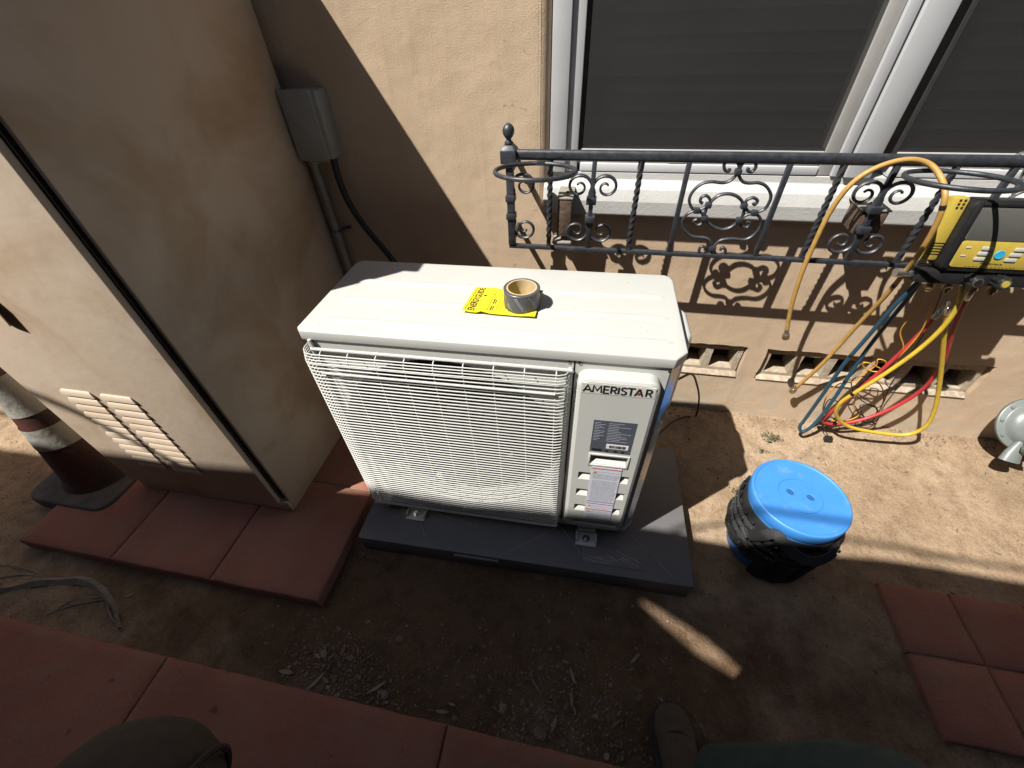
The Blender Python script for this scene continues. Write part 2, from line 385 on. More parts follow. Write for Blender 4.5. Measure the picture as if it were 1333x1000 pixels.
M['hair'] = simple('dark_hair', (.03,.022,.016), .7, var=.3, scale=90)
M['plank'] = simple('weathered_timber', (.20,.16,.12), .9, var=.25, scale=10)
M['neighbour'] = simple('dull_stucco', (.14,.11,.085), .95, var=.12, scale=6)
M['roof'] = simple('dark_roofing', (.06,.055,.05), .9, var=.2, scale=12)

# one calibration of all base colours against the exposure
for m_ in bpy.data.materials:
    t_ = m_.node_tree; b_ = t_.nodes.get('Principled BSDF'); k = {'cabinet_paint': .78, 'red_concrete': .76, 'window_glass': 1, 'black_wrought_iron': .8}.get(m_.name, .70)
    if b_.inputs['Base Color'].links:
        src = b_.inputs['Base Color'].links[0].from_socket
        t_.links.new(mix(t_, 1.0, src, (k, k, k), 'MULTIPLY'), b_.inputs['Base Color'])

# ================================================================== THE SETTING
# ground: one sheet, finely modelled in the alley
def axis_vals(lo, hi, step, far):
    n = int(round((hi-lo)/step)); a = [lo+i*step for i in range(n+1)]
    ext = [.05, .12, .3, .8, 2, 5, 12, far]
    return [lo-e for e in reversed(ext)] + a + [hi+e for e in ext]
xs = axis_vals(-2.6, 3.4, .018, 40); ys = axis_vals(-2.0, 0.06, .018, 40)
def gz(x, y):
    z = noise.noise(Vector((x*1.7, y*1.7, 0)))*.012 + noise.noise(Vector((x*7, y*7, 3)))*.006 + noise.noise(Vector((x*23, y*23, 9)))*.0032
    z += .02*math.exp(-((y+.02)/.10)**2)           # soil heaped against the house
    z += .016*max(0, noise.noise(Vector((x*5, 7, 1))))*math.exp(-((y+.03)/.07)**2)
    z += .014*math.exp(-((y+1.24)/.09)**2)*(1 if x < .9 else .3)
    return z - .004
vs = [(x, y, gz(x, y)) for y in ys for x in xs]; nx = len(xs)
fs = [(j*nx+i, j*nx+i+1, (j+1)*nx+i+1, (j+1)*nx+i) for j in range(len(ys)-1) for i in range(nx-1)]
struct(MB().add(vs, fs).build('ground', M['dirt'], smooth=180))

# paving: a bed with slabs of its own
def paving(name, z, cells, bev=.0045):
    x0 = min(c[0] for c in cells); x1 = max(c[1] for c in cells); y0 = min(c[2] for c in cells); y1 = max(c[3] for c in cells)
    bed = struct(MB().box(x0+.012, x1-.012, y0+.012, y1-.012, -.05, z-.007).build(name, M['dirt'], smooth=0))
    for a, b, c_, d in cells:
        g = .0016; sx, sy = b-a-2*g, d-c_-2*g; n_ = max(6, int(sx/.03)); m_ = max(6, int(sy/.03)); vs_ = []; zt_ = z+random.uniform(-.002, .002); sd_ = random.uniform(0, 90)
        ring = lambda i, j: min(i, n_-i, j, m_-j)
        us = [0, .0045/sx]+[k/(n_-2) for k in range(1, n_-2)]+[1-.0045/sx, 1]; vs2 = [0, .0045/sy]+[k/(m_-2) for k in range(1, m_-2)]+[1-.0045/sy, 1]
        for j in range(m_+1):
            for i in range(n_+1):
                x = a+g+sx*us[i]; y = c_+g+sy*vs2[j]; e = ring(i, j); q_ = Vector((x*14+sd_, y*14, 2))
                if e <= 1:
                    k = .0022*noise.noise(q_*2.3)+.0035*max(0, noise.noise(q_*.9)-.25)
                    x += k*(1 if i <= 1 else -1 if i >= n_-1 else 0); y += k*(1 if j <= 1 else -1 if j >= m_-1 else 0)
                zz = zt_+.0012*noise.noise(q_*.4)-(.0042+.002*noise.noise(q_*3) if e == 0 else 0)
                vs_.append((x, y, zz))
        W1 = n_+1; fs_ = [(j*W1+i, j*W1+i+1, (j+1)*W1+i+1, (j+1)*W1+i) for j in range(m_) for i in range(n_)]
        bd = [i for i in range(W1)]+[j*W1+n_ for j in range(1, m_+1)]+[m_*W1+i for i in range(n_-1, -1, -1)]+[j*W1 for j in range(m_-1, 0, -1)]
        o_ = len(vs_); vs_ += [(vs_[k][0], vs_[k][1], -.045) for k in bd]; nb_ = len(bd)
        fs_ += [(bd[k], o_+k, o_+(k+1) % nb_, bd[(k+1) % nb_]) for k in range(nb_)]
        MB().add(vs_, fs_).build('paving_slab', M['red'], bed, smooth=50)
    return bed
paving('paved_strip_under_cabinet', .05, [(-1.398,-.980,-1.128,-.70),(-.980,-.563,-1.128,-.70),(-.563,-.146,-1.128,-.70),
       (-1.398,-.980,-.70,-.28),(-.980,-.563,-.70,-.28),(-.563,-.146,-.70,-.28)])
paving('garden_path', .04, [(-3.21,-2.54,-1.93,-1.35),(-2.54,-1.87,-1.93,-1.35),(-1.87,-1.20,-1.93,-1.35),(-1.20,-.53,-1.93,-1.35),(-.53,.37,-1.93,-1.35),(.37,.885,-1.93,-1.35)])
paving('paved_corner', .016, [(1.672+.205*i, 1.672+.205*(i+1), -1.14+.207*j-.002, -1.14+.207*(j+1)-.002) for i in range(6) for j in range(2)])

# ------------------------------------------------------------------ the house
house = thing('house', 'tan stucco house wall with white window, iron rail and foundation vents', 'house')
VZ0, VZ1 = .236, .388
VENTS = [(.905, 1.29), (1.378, 1.763), (1.770, 2.155)]
WX0, WX1, WZ0, WZ1 = .425, 2.33, .93, 2.15
def rough_rect(x0, x1, z0, z1, amp=.003, step=.03):
    out = []
    for (ax, az), (bx, bz) in (((x0,z0),(x1,z0)),((x1,z0),(x1,z1)),((x1,z1),(x0,z1)),((x0,z1),(x0,z0))):
        n = max(2, int(math.hypot(bx-ax, bz-az)/step))
        for k in range(n):
            t = k/n; out.append((ax+(bx-ax)*t+random.uniform(-amp,amp), az+(bz-az)*t+random.uniform(-amp,amp)))
    return out
mb = MB()
holes = [rect(WX0, WX1, WZ0, WZ1)] + [rough_rect(a-.008, b+.008, VZ0-.006, VZ1+.008) for a, b in VENTS]
mb.sheet(rect(-5, 6, -.15, 2.95), holes, 0.0, [-.10, -.05, -.05, -.05])
mb.box(-5, 6, .22, .26, -.15, .90); mb.box(-5, .40, .06, .26, .90, 2.95); mb.box(2.36, 6, .06, .26, .90, 2.95); mb.box(.40, 2.36, .06, .26, 2.17, 2.95)
mb.build('wall', M['stucco'], house, smooth=30)
# rounded stucco return beside the window
pr = [(.425-.0, 0.0)]
mb = MB(); prof = [(.405, -.0008), (.418, -.0004)] + [(.418+.036*math.sin(rad(a)), .036*(1-math.cos(rad(a)))) for a in range(0, 91, 10)] + [(.456, .09)]
n = len(prof); mb.add([(p[0], p[1], z) for z in (WZ0-.01, WZ1) for p in prof], [(i, i+1, n+i+1, n+i) for i in range(n-1)])
mb.build('window_return', M['stucco'], house, smooth=60)
# foundation vents
for a, b in VENTS:
    mid = [(a+.022+i*(b-a-.044+.03)/3, a+.022+i*(b-a-.044+.03)/3+(b-a-.044+.03)/3-.03) for i in range(3)]
    mb = MB(); sl_ = [rough_rect(p, q_, VZ0+.030, VZ1-.026, .0018, .025) for p, q_ in mid]
    mb.sheet(rough_rect(a, b, VZ0, VZ1, .0015), sl_, .016, [-.09]*3)
    v = mb.build('foundation_vent', M['concrete'], house, smooth=20)
    d_ = MB(); d_.box(a+.01, b-.01, .108, .115, VZ0+.01, VZ1-.01); d_.build('vent_void', M['dark'], v, smooth=0)
    d_ = MB(); d_.extx([(.0165,VZ0+.016),(.016,VZ0+.002),(-.004,VZ0-.005),(-.006,VZ0+.002)], a-.004, b+.004); d_.build('vent_ledge', M['concrete'], v, bevel=.002)

ev = MB(); ev.extx([(.02,2.64),(-.36,2.57),(-.38,2.57),(-.38,2.72),(-.34,2.74),(.02,2.84)], -5, 6); ev.build('added_eave', M['plank'], house, smooth=0)  # unseen eave, added to cut the ambient light in the alley
# window: two lights, white vinyl
def window(x0, x1, first):
    wn = MB()
    zt = 2.08; zb = 1.115
    # stepped frame round the opening
    if first: wn.box(x0-.1005, x0-.048, .010, .12, 1.045, 2.15); wn.box(x0-.0475, x0-.010, .024, .12, 1.045, 2.15)
    o = wn.build('window', M['vinyl'], house, bevel=.0025)
    MB().box(x0-.010, x0-.0005, .036, .12, 1.07, zt+.0).build('gasket', M['gasket'], o, smooth=0)
    MB().box(x1+.0005, x1+.038, .031, .12, 1.045, 2.15).build('sash_stile', M['vinyl_grey'], o, bevel=.003)
    MB().box(x1+.039, x1+.067, .020, .12, 1.045, 2.15).build('frame_stile', M['vinyl'], o, bevel=.003)
    MB().box(x0-.0005, x1+.0003, .033, .118, 1.071, zb-.004).build('sash_rail', M['vinyl_grey'], o, bevel=.003)
    MB().box(x0-.0004, x1+.0004, .0365, .118, zb-.0039, zb+.0).build('gasket', M['gasket'], o, smooth=0)
    MB().box(x0-.0003, x1+.0003, .026, .117, 1.0455, 1.0705).build('frame_rail', M['vinyl'], o, bevel=.003)
    MB().box(x0+.0, x1+.0, .030, .117, zt, 2.149).build('head_rail', M['vinyl'], o, bevel=.003)
    MB().box(x0+.28, x0+.33, .029, .036, 1.074, 1.082).build('weep_cover', M['vinyl_grey'], o)
    # screen, glass, blind slats
    n_ = 24; m_ = 30; vv = []
    for j in range(m_+1):
        for i in range(n_+1):
            x = x0+(x1-x0)*i/n_; z = zb+(zt-zb)*j/m_
            e = min(i, n_-i, j, m_-j); vv.append((x, (.037)+(.0018*noise.noise(Vector((x*6, z*9, 1))) if e else 0), z))
    MB().add(vv, [(j*(n_+1)+i, j*(n_+1)+i+1, (j+1)*(n_+1)+i+1, (j+1)*(n_+1)+i) for j in range(m_) for i in range(n_)]).build('insect_screen', M['screen'], o, smooth=180)
    MB().box(x0, x1, .065, .069, zb, zt).build('pane', M['glass'], o, smooth=0)
    s0 = None; k = 0; z = zb+.02
    while z < zt-.03:
        if s0 is None:
            s0 = MB().add([(x0+.004,-.004,-.022),(x1-.004,-.004,-.022),(x1-.004,.004,0),(x0+.004,.004,0),(x1-.004,-.002,.0245),(x0+.004,-.002,.0245)],
                          [(0,1,2,3),(3,2,4,5)]).build('blind_slat', M['blind'], o); s0.location = (0, .092, z)
        else: share(s0, o, (0, .092+random.uniform(-.001,.001), z+random.uniform(-.002,.002)))
        z += .046
    MB().box(x0-.02, x1+.02, .119, .124, 1.05, 2.14).build('room_backing', M['dark'], o, smooth=0)
    return o
w1 = window(.556, 1.2785, True); w2 = window(1.4716, 2.20, False)
mu = MB(); mu.box(1.352, 1.4236, .012, .118, 1.0452, 2.1495)
mu.build('mullion', M['vinyl'], house, bevel=.003)
MB().box(1.3455, 1.352, .075, .118, 1.0452, 2.149).build('mullion_groove', M['gasket'], house, smooth=0)
MB().box(2.267, 2.325, .012, .118, 1.0452, 2.1495).build('window_jamb', M['vinyl'], house, bevel=.003)
sill = MB().extx([(.125,1.045),(.028,1.043),(.026,1.022),(-.006,1.002),(-.008,.998),(-.020,.966),(-.020,.921),(-.015,.918),(.03,.918),(.03,.925),(.125,.925)], .440, 2.36).build('window_sill', M['sill'], house, bevel=.0015, seg=1, smooth=12)
# ------------------------------------------------------------------ neighbouring building and overhead cable (behind the camera)
nb = thing('neighbouring_building', 'dull stucco building with a patio cover behind the viewpoint', 'building')
MB().box(-7, 8, -3.3, -3.1, -.1, 2.7).build('wall', M['neighbour'], nb, smooth=0)
def yE(x): return -.70 + (x+1.54)*.028 - .4442*2.75
hole = [(p[0], p[1]) for p in ((at(u, v, 'z', 0)-SUN*(2.75/-SUN.z)) for u, v in ((820,776),(846,788),(880,810),(918,834),(955,866),(990,899),(958,886),(905,854),(862,816)))]  # opening added to the cover to throw the light streak in front of the pad
outer = [(-7, -5), (8, -5)] + [(x, yE(x)+.022*noise.noise(Vector((x*2.2, 0, 0)))) for x in [8-.15*i for i in range(101)]]
loops = [[Vector((p[0], p[1], 0)) for p in outer], [Vector((p[0], p[1], 0)) for p in hole]]
tri = tessellate_polygon(loops); fl_ = [p for l in loops for p in l]
nv = len(fl_); mb = MB()
mb.add([(p.x, p.y, 2.75) for p in fl_]+[(p.x, p.y, 2.765) for p in fl_], [t for t in tri]+[tuple(i+nv for i in t) for t in tri]
       + [(i, (i+1) % len(outer), nv+(i+1) % len(outer), nv+i) for i in range(len(outer))]
       + [(len(outer)+i, len(outer)+(i+1) % len(hole), nv+len(outer)+(i+1) % len(hole), nv+len(outer)+i) for i in range(len(hole))])
mb.build('patio_cover', M['roof'], nb, smooth=0)
for x in (-4, -1.6, 2.6, 5): MB().box(x-.045, x+.045, -2.46, -2.37, 0, 2.75).build('post', M['plank'], nb, bevel=.006)
MB().box(-7, 8, -2.48, -2.35, 2.60, 2.749).build('beam', M['plank'], nb, smooth=0)
cab_ = MB().tube(smooth_path([(-7, -2.14, 3.6), (-4.5, -2.15, 3.58), (-3.2, -2.16, 3.6), (-2.75, -2.19, 3.6), (-2.45, -2.40, 3.6), (-1.8, -2.5, 3.6), (-1.2, -2.42, 3.6), (-.85, -2.20, 3.6), (-.4, -2.175, 3.6), (0, -2.18, 3.58), (.6, -2.20, 3.6), (8, -2.3, 3.6)], 8), [.0135]*40+[.0085]*49, 8)  # bends added to keep the cable's shadow off the outdoor unit
tag(cab_.build('overhead_cable', M['rubber']), 'black overhead cable strung above the alley behind the viewpoint', 'cable')

# ================================================================== THE OUTDOOR UNIT
UX, UY, UYAW = -.0884, -.7641, rad(1.1319)
UW_, UD, ZT, ZB = .95, .376, .894, .105
ac = thing('outdoor_unit', 'ivory air conditioner outdoor unit with wire fan guard on grey pad', 'air conditioner', (UX, UY, 0), UYAW)
def plan(i, ch=.027):
    return [(i+.012, i),(UW_-i-ch, i),(UW_-i, i+ch*1.1),(UW_-i, UD-i-.03),(UW_-i-.006, UD-i-.012),(UW_-i-.02, UD-i),(i+.02, UD-i),(i+.006, UD-i-.01),(i, UD-i-.03),(i, i+.014)]
lid = MB().prism(plan(0), ZT-.030, ZT).build('lid', M['white_ac'], ac, bevel=.004, seg=3)
for yy in (.058, .156, .252):
    r_ = MB(); x0, x1 = .065, .905; h = .0045
    pts = [(x0, yy-.013), (x1, yy-.013), (x1+.022, yy), (x1, yy+.013), (x0, yy+.013), (x0-.022, yy)]
    inn = [(x0, yy-.006), (x1-.004, yy-.006), (x1+.006, yy), (x1-.004, yy+.006), (x0, yy+.006), (x0-.006, yy)]
    r_.add([(p[0], p[1], ZT-.001) for p in pts]+[(p[0], p[1], ZT+h) for p in inn], [(i, (i+1) % 6, 6+(i+1) % 6, 6+i) for i in range(6)]+[tuple(range(6, 12))])
    r_.build('lid_rib', M['white_ac'], lid, bevel=.0015, seg=2)
# casing: sides and back, then the two front sheets
pl = plan(.006); nP = len(pl)
mb = MB(); zb, zt = .130, ZT-.0305
sd = [i for i in range(nP) if i not in (0,)]
mb.add([(p[0], p[1], z) for z in (zb, zt) for p in pl], [(i, (i+1) % nP, nP+(i+1) % nP, nP+i) for i in sd]+[tuple(range(nP-1, -1, -1))])
mb.build('casing', M['white_ac'], ac, smooth=20)
# glossy chamfer strip at the right corner
mb = MB(); a, b = Vector(pl[1]), Vector(pl[2]); nrm = Vector((b.y-a.y, -(b.x-a.x), 0)).normalized()*.0015
a2 = a.lerp(b, .06); b2 = a.lerp(b, .94)
mb.add([(p.x+nrm.x, p.y+nrm.y, z) for p, z in ((a2, .14), (b2, .14), (b2, zt-.004), (a2, zt-.004))], [(0, 1, 2, 3)])
mb.build('corner_strip', M['ivory_gloss'], ac, smooth=0)
# base pan
MB().prism(plan(.003), .106, .1295).build('base_pan', M['white_ac'], ac, bevel=.003)
# fan side sheet with round opening
FX, FZ, FR = .362, .498, .330
def circ_sheet(x0, x1, z0, z1, cx, cz, r, y, n=72):
    out = []; inn = []
    angs = sorted(set([2*math.pi*k/n for k in range(n)] + [math.atan2(z-cz, x-cx) % (2*math.pi) for x in (x0, x1) for z in (z0, z1)]))
    for a_ in angs:
        c_, s_ = math.cos(a_), math.sin(a_)
        t = min(((x1 if c_ > 0 else x0)-cx)/c_ if abs(c_) > 1e-9 else 9e9, ((z1 if s_ > 0 else z0)-cz)/s_ if abs(s_) > 1e-9 else 9e9)
        out.append((cx+c_*t, y, cz+s_*t)); inn.append((cx+c_*r, y, cz+s_*r))
    n = len(angs); bk = [(p[0], y+.018, p[2]) for p in inn]
    lip = [(cx+(p[0]-cx)*.985, y+.055, cz+(p[2]-cz)*.985) for p in inn]
    return MB().add(out+inn+bk+lip, [(i, (i+1) % n, n+(i+1) % n, n+i) for i in range(n)]+[(n+i, n+(i+1) % n, 2*n+(i+1) % n, 2*n+i) for i in range(n)]+[(2*n+i, 2*n+(i+1) % n, 3*n+(i+1) % n, 3*n+i) for i in range(n)])
circ_sheet(.018, .7005, zb, zt, FX, FZ, FR, .006).build('fan_panel', M['white_ac'], ac, smooth=40)
MB().box(.7045, pl[1][0], .006, .012, zb, zt).build('service_side_panel', M['white_ac'], ac, smooth=0)
MB().box(.02, .9, .012, .016, zb+.002, zb+.02).build('inner_flange', M['black_in'], ac, smooth=0)
MB().box(.7008, .7042, .0125, .02, zb, zt).build('panel_seam', M['black_in'], ac, smooth=0)
fan = MB().lathe([(.004,-.03),(.05,-.028),(.07,-.015),(.075,.05)], 32, (FX, .075, FZ), (0, 1, 0)).build('fan', M['fan'], ac)
for k in range(3):
    a0 = 2*math.pi*k/3+.4; vv = []; ns, nr = 10, 5
    for i in range(nr+1):
        r = .07+(.310-.07)*i/nr
        for j in range(ns+1):
            t = j/ns-.5; aa = a0+t*(1.25-.3*i/nr)+.35*i/nr; vv.append((FX+r*math.cos(aa), .085+t*.075, FZ+r*math.sin(aa)))
    MB().add(vv, [(i*(ns+1)+j, i*(ns+1)+j+1, (i+1)*(ns+1)+j+1, (i+1)*(ns+1)+j) for i in range(nr) for j in range(ns)]).build('blade', M['fan'], fan, smooth=180)
MB().box(.03, .69, .30, .305, zb+.01, zt-.01).build('coil', M['coil'], ac, smooth=0)
# wire guard
GX0, GX1, GZ0, GZ1, GY = .022, .693, .148, .838, -.030
g = MB(); nW = 54; pitch = (GZ1-.028-GZ0-.006)/(nW-1)
def hwire(z, r=.0020):
    return [(.003, .055, z), (.003, .006, z), (.006, -.012, z), (.018, -.026, z), (.040, GY, z), (.36, GY-.001, z), (GX1-.026, GY, z), (GX1-.010, GY+.005, z), (GX1-.002, GY+.017, z), (GX1, .004, z)], r
for k in range(nW):
    p_, r_ = hwire(GZ0+.006+k*pitch); g.tube(p_, r_, 6)
for k in range(4):
    p_, r_ = hwire(GZ1-.024+k*.0075, .0018); p_ = [(p[0], p[1]+.0025*k*(1 if i in range(2, 9) else 0), p[2]) for i, p in enumerate(p_)]; g.tube(p_, r_, 6)
stuff(g.build('guard_wires', M['wire'], ac, smooth=180))
g = MB()
for k in range(9):
    x = .058+k*.0755
    g.tube([(x, GY+.003, GZ0-.004), (x, GY+.003, .4), (x, GY+.003, GZ1-.030), (x, GY+.004, GZ1-.012), (x, GY+.014, GZ1-.001), (x, .004, GZ1+.003)], .0019, 6)
stuff(g.build('guard_uprights', M['wire'], ac, smooth=180))
MB().tube(smooth_path([(.030, GY-.001, GZ0), (.36, GY-.001, GZ0-.001), (GX1-.03, GY-.001, GZ0), (GX1-.008, GY+.008, GZ0), (GX1+.001, .003, GZ0)], 4), .0042, 8).build('guard_frame', M['wire'], ac)
MB().tube(smooth_path([(.030, .003, GZ0+.02), (.030, .0, GZ1-.02), (.038, -.003, GZ1-.002), (.055, -.006, GZ1+.004), (.36, -.006, GZ1+.004), (GX1-.02, -.006, GZ1+.004), (GX1-.004, -.003, GZ1-.004), (GX1+.001, .001, GZ1-.02), (GX1+.001, .003, .5), (GX1+.001, .003, GZ0)], 4), .0046, 8).build('guard_frame', M['wire'], ac)
MB().tube([(.055, GY-.004, GZ1-.052), (GX1-.03, GY-.004, GZ1-.052)], .0034, 8).build('guard_rail', M['wire'], ac)
MB().box(.02, .075, GY-.001, .004, GZ0-.026, GZ0-.006).build('drip_clip', M['wire'], ac, bevel=.002)
# raised service cover with pockets
CX0, CX1, CZ0, CZ1, CY = .712, .902, .160, .842, -.030
lp = []
for ins, y, r in ((0, .0058, .030), (0, -.020, .030), (.003, -.026, .028), (.010, CY, .024)):
    lp.append([(p[0], y, p[1]) for p in rrect(CX0+ins, CX1+.0-ins, CZ0+ins, CZ1-ins, r)])
mb = MB(); n = len(lp[0])
for a_, b_ in zip(lp, lp[1:]): mb.add(a_+b_, [(i, (i+1) % n, n+(i+1) % n, n+i) for i in range(n)])
pk = [(x0, x1, zc-.018, zc+.018) for zc in (.462, .376, .288) for x0, x1 in ((.740, .775), (.853, .883))]
hs_ = [rrect(.767, .866, .526, .566, .006, 2)] + [rrect(*p, .004, 2) for p in pk] + [rrect(.742, .882, .188, .212, .004, 2)]
mb.sheet([(p[0], p[2]) for p in lp[-1]], hs_, CY, [.034]+[.014]*6+[.010])
cover = mb.build('service_cover', M['white_ac'], ac, smooth=40)
for x0, x1, z0, z1 in pk:      # sloping floor of each pocket
    MB().add([(x0+.001, CY-.0005, z0+.001), (x1-.001, CY-.0005, z0+.001), (x1-.001, CY+.0135, z0+.019), (x0+.001, CY+.0135, z0+.019)], [(0, 1, 2, 3)]).build('pocket_floor', M['white_ac'], cover, smooth=0)
MB().add([(.7685, CY, .5275), (.8645, CY, .5275), (.8645, CY+.030, .552), (.7685, CY+.030, .552)], [(0, 1, 2, 3)]).build('handle_floor', M['white_ac'], cover, smooth=0)
hf = MB()
for x0, x1, z0, z1 in ((.762, .767, .519, .573), (.866, .871, .519, .573), (.7672, .8658, .5665, .573), (.7672, .8658, .519, .5255)): hf.box(x0, x1, CY-.003, CY+.002, z0, z1)
hf.build('handle_rim', M['white_ac'], cover, bevel=.001)
# badge and labels
badge = MB().box(.7225, .8895, CY-.0008, CY+.001, .798, .829).build('badge', M['strip'], ac, smooth=0)
def fpos(x0, z0, y): return lambda u, v: (x0+u, y, z0+v)
GL = {'A': [[(0,0),(.5,1),(1,0)], [(.2,.32),(.8,.32)]], 'M': [[(.02,0),(.10,1),(.5,.28),(.90,1),(.98,0)]], 'E': [[(.95,1),(.12,1),(.12,0),(.98,0)], [(.12,.52),(.85,.52)]],
 'R': [[(.12,0),(.12,1),(.62,1),(.86,.88),(.88,.66),(.62,.48),(.12,.48)], [(.52,.48),(.98,0)]], 'I': [[(.5,0),(.5,1)]], 'T': [[(0,1),(1,1)], [(.5,1),(.5,0)]],
 'S': [[(.95,.88),(.62,1.0),(.28,.97),(.10,.80),(.18,.62),(.55,.52),(.88,.38),(.92,.18),(.68,.02),(.32,.0),(.05,.12)]]}
def stroke(ch, x0, z0, w_, h_, th, y0):
    m_ = MB()
    for si, pl_ in enumerate(GL[ch]):
        P = [Vector((x0+a*w_, z0+b_*h_)) for a, b_ in pl_]; n = len(P); vs = []; yy = y0-.00006*si
        for i in range(n):
            d1 = (P[i]-P[i-1]).normalized() if i else (P[1]-P[0]).normalized(); d2 = (P[i+1]-P[i]).normalized() if i < n-1 else d1
            nn = Vector((-(d1+d2).y, (d1+d2).x)).normalized(); k = min(1.6, 1/max(.4, nn.dot(Vector((-d1.y, d1.x)))))
            e = (d1*(-th if i == 0 else th) if i in (0, n-1) and ch in 'TE' else Vector((0, 0)))
            for sg in (-1, 1): q_ = P[i]+e*.6+nn*th*k*sg; vs.append((q_.x, yy, q_.y))
        m_.add(vs, [(2*i, 2*i+2, 2*i+3, 2*i+1) for i in range(n-1)])
    return m_
for ch, x, w_ in (('A', .7270, .0190), ('M', .7485, .0205), ('E', .7725, .0130), ('R', .7890, .0145), ('I', .8050, .0050), ('S', .8125, .0135), ('T', .8275, .0155), ('R', .8680, .0145)):
    stroke(ch, x, .8030, w_, .0215, .0021, CY-.0016).build('letter', M['ink'], badge, smooth=0)
aa = MB(); y = CY-.0016
aa.add([(.8425, y, .8025), (.8470, y, .8025), (.8555, y, .825), (.8510, y, .825)], [(0, 1, 2, 3)]); aa.add([(.8600, y, .8025), (.8645, y, .8025), (.8560, y, .825), (.8510, y, .825)], [(0, 1, 2, 3)])
aa.build('lettering', M['ink'], badge, smooth=0)
st = MB(); cs = (.8535, .8085); pts = [(cs[0]+(.0062 if k % 2 == 0 else .0026)*math.sin(k*math.pi/5+.2), y-.0003, cs[1]+.001+(.0062 if k % 2 == 0 else .0026)*math.cos(k*math.pi/5+.2)) for k in range(10)]
st.add(pts+[(cs[0], y-.0003, cs[1]+.001)], [(10, k, (k+1) % 10) for k in range(10)]).build('star', M['ink_red'], badge, smooth=0)
rp = MB().box(.762, .868, CY-.0007, CY+.001, .582, .707).build('rating_plate', M['plate'], ac, smooth=0)
b = MB(); y = CY-.0014
for k in range(12):
    z = .699-k*.0062; 
    for x0, x1 in ((.766, .795), (.800, .862)):
        L = random.uniform(.4, 1); b.box(x0, x0+(x1-x0)*L, y, CY, z-.0011, z)
stuff(b.build('print', M['ink_grey'], rp, smooth=0))
MB().box(.803, .860, y, CY, .600, .618).build('barcode_field', M['white'], rp, smooth=0)
b = MB(); x = .811
while x < .853: 
    w_ = random.choice((.0008, .0014, .002)); b.box(x, x+w_, y-.0006, CY, .604, .614); x += w_+random.choice((.0009, .0014))
stuff(b.build('barcode', M['ink'], rp, smooth=0))
MB().box(.768, .793, y, CY, .586, .596).build('black_field', M['ink'], rp, smooth=0)
for x in (.806, .829, .848): MB().lathe([(.0042, -.0003), (.0042, .0003)], 10, (x, y, .590), (0, 1, 0)).build('mark', M['ink'], rp, smooth=0)
wl = MB().box(.775, .858, CY-.0022, CY-.0010, .226, .514).build('warning_label', M['paper'], ac, smooth=0)
y = CY-.0028; b = MB()
for z0, z1 in ((.345, .500), (.298, .318), (.236, .285)):
    z = z1-.006
    while z > z0:
        x = .792 if z > z1-.022 else .781
        while x < .850:
            L = random.uniform(.005, .016); b.box(x, min(x+L, .854), y, CY-.0022, z-.0016, z); x += L+.0022
        z -= .0052 if random.random() < .85 else .011
stuff(b.build('print', M['ink_grey'], wl, smooth=0))
for z in (.508, .325, .290): MB().box(.7765, .8565, y, CY-.0022, z-.0012, z+.0016).build('red_rule', M['ink_red'], wl, smooth=0)
MB().box(.7765, .8565, y, CY-.0022, .336, .339).build('blue_rule', M['ink_blue'], wl, smooth=0)
for z, s_ in ((.489, .0085), (.311, .006), (.277, .006)):
    t = MB().add([(.786-s_, y-.0003, z-s_*.7), (.786+s_, y-.0003, z-s_*.7), (.786, y-.0003, z+s_)], [(0, 1, 2)]).build('warning_sign', M['ink_yellow'], wl, smooth=0)
    MB().add([(.786-s_*.15, y-.0006, z-s_*.35), (.786+s_*.15, y-.0006, z-s_*.35), (.786+s_*.15, y-.0006, z+s_*.5), (.786-s_*.15, y-.0006, z+s_*.5)], [(0, 1, 2, 3)]).build('exclamation', M['ink'], t, smooth=0)
# right-hand side: valve cover, grab handle, feet
MB().prism([(.944, .10), (.972, .115), (.985, .15), (.985, .25), (.965, .29), (.944, .30)], .62, .855).build('valve_cover', M['white_ac'], ac, bevel=.012, seg=3)
MB().box(.944, .966, .10, .24, .33, .42).build('side_handle', M['white_ac'], ac, bevel=.006)
def foot(x, y0, sgn, name='foot'):
    f = MB(); f.box(x-.036, x+.036, min(y0, y0+sgn*.05), max(y0, y0+sgn*.05), .0785, .0845)
    f.box(x-.036, x-.031, min(y0+sgn*.002, y0+sgn*.04), max(y0+sgn*.002, y0+sgn*.04), .0846, .100); f.box(x+.031, x+.036, min(y0+sgn*.002, y0+sgn*.04), max(y0+sgn*.002, y0+sgn*.04), .0846, .100)
    f.box(x-.03, x+.03, min(y0, y0-sgn*.08), max(y0, y0-sgn*.08), .0785, .1058)
    o = f.build(name, M['grey_foot'], ac, bevel=.0035)
    q_ = MB(); q_.lathe([(.013, .0846), (.013, .0866), (.0085, .0868), (.0085, .093), (.0045, .0932), (.0045, .101)], 12, (x, y0+sgn*.024, 0)); q_.build('bolt', M['steel'], o)
M['grey_foot'] = simple('galvanised_foot', (.50,.50,.48), .5, metal=.1, var=.1)
foot(.170, .0, -1); foot(.795, -.004, -1); foot(.170, .372, 1); foot(.795, .372, 1)
for x, z in ((.722, .150), (.900, .150), (.030, .855), (.690, .8555), (.715, .8555), (.915, .8555)):
    MB().lathe([(.0042, 0), (.0042, .0016), (.0025, .0024)], 10, (x, .006, z), (0, -1, 0)).build('screw', M['steel'], ac)
sp = MB()
for k in range(46):
    x, y_ = random.uniform(.04, .91), random.uniform(.03, .35); vs, fs = ico_(random.uniform(.0006, .0016)); sp.add([(p[0]+x, p[1]+y_, p[2]*.5+ZT+.0004) for p in vs], fs)
stuff(sp.build('lid_dust', M['litter'], ac, smooth=0))
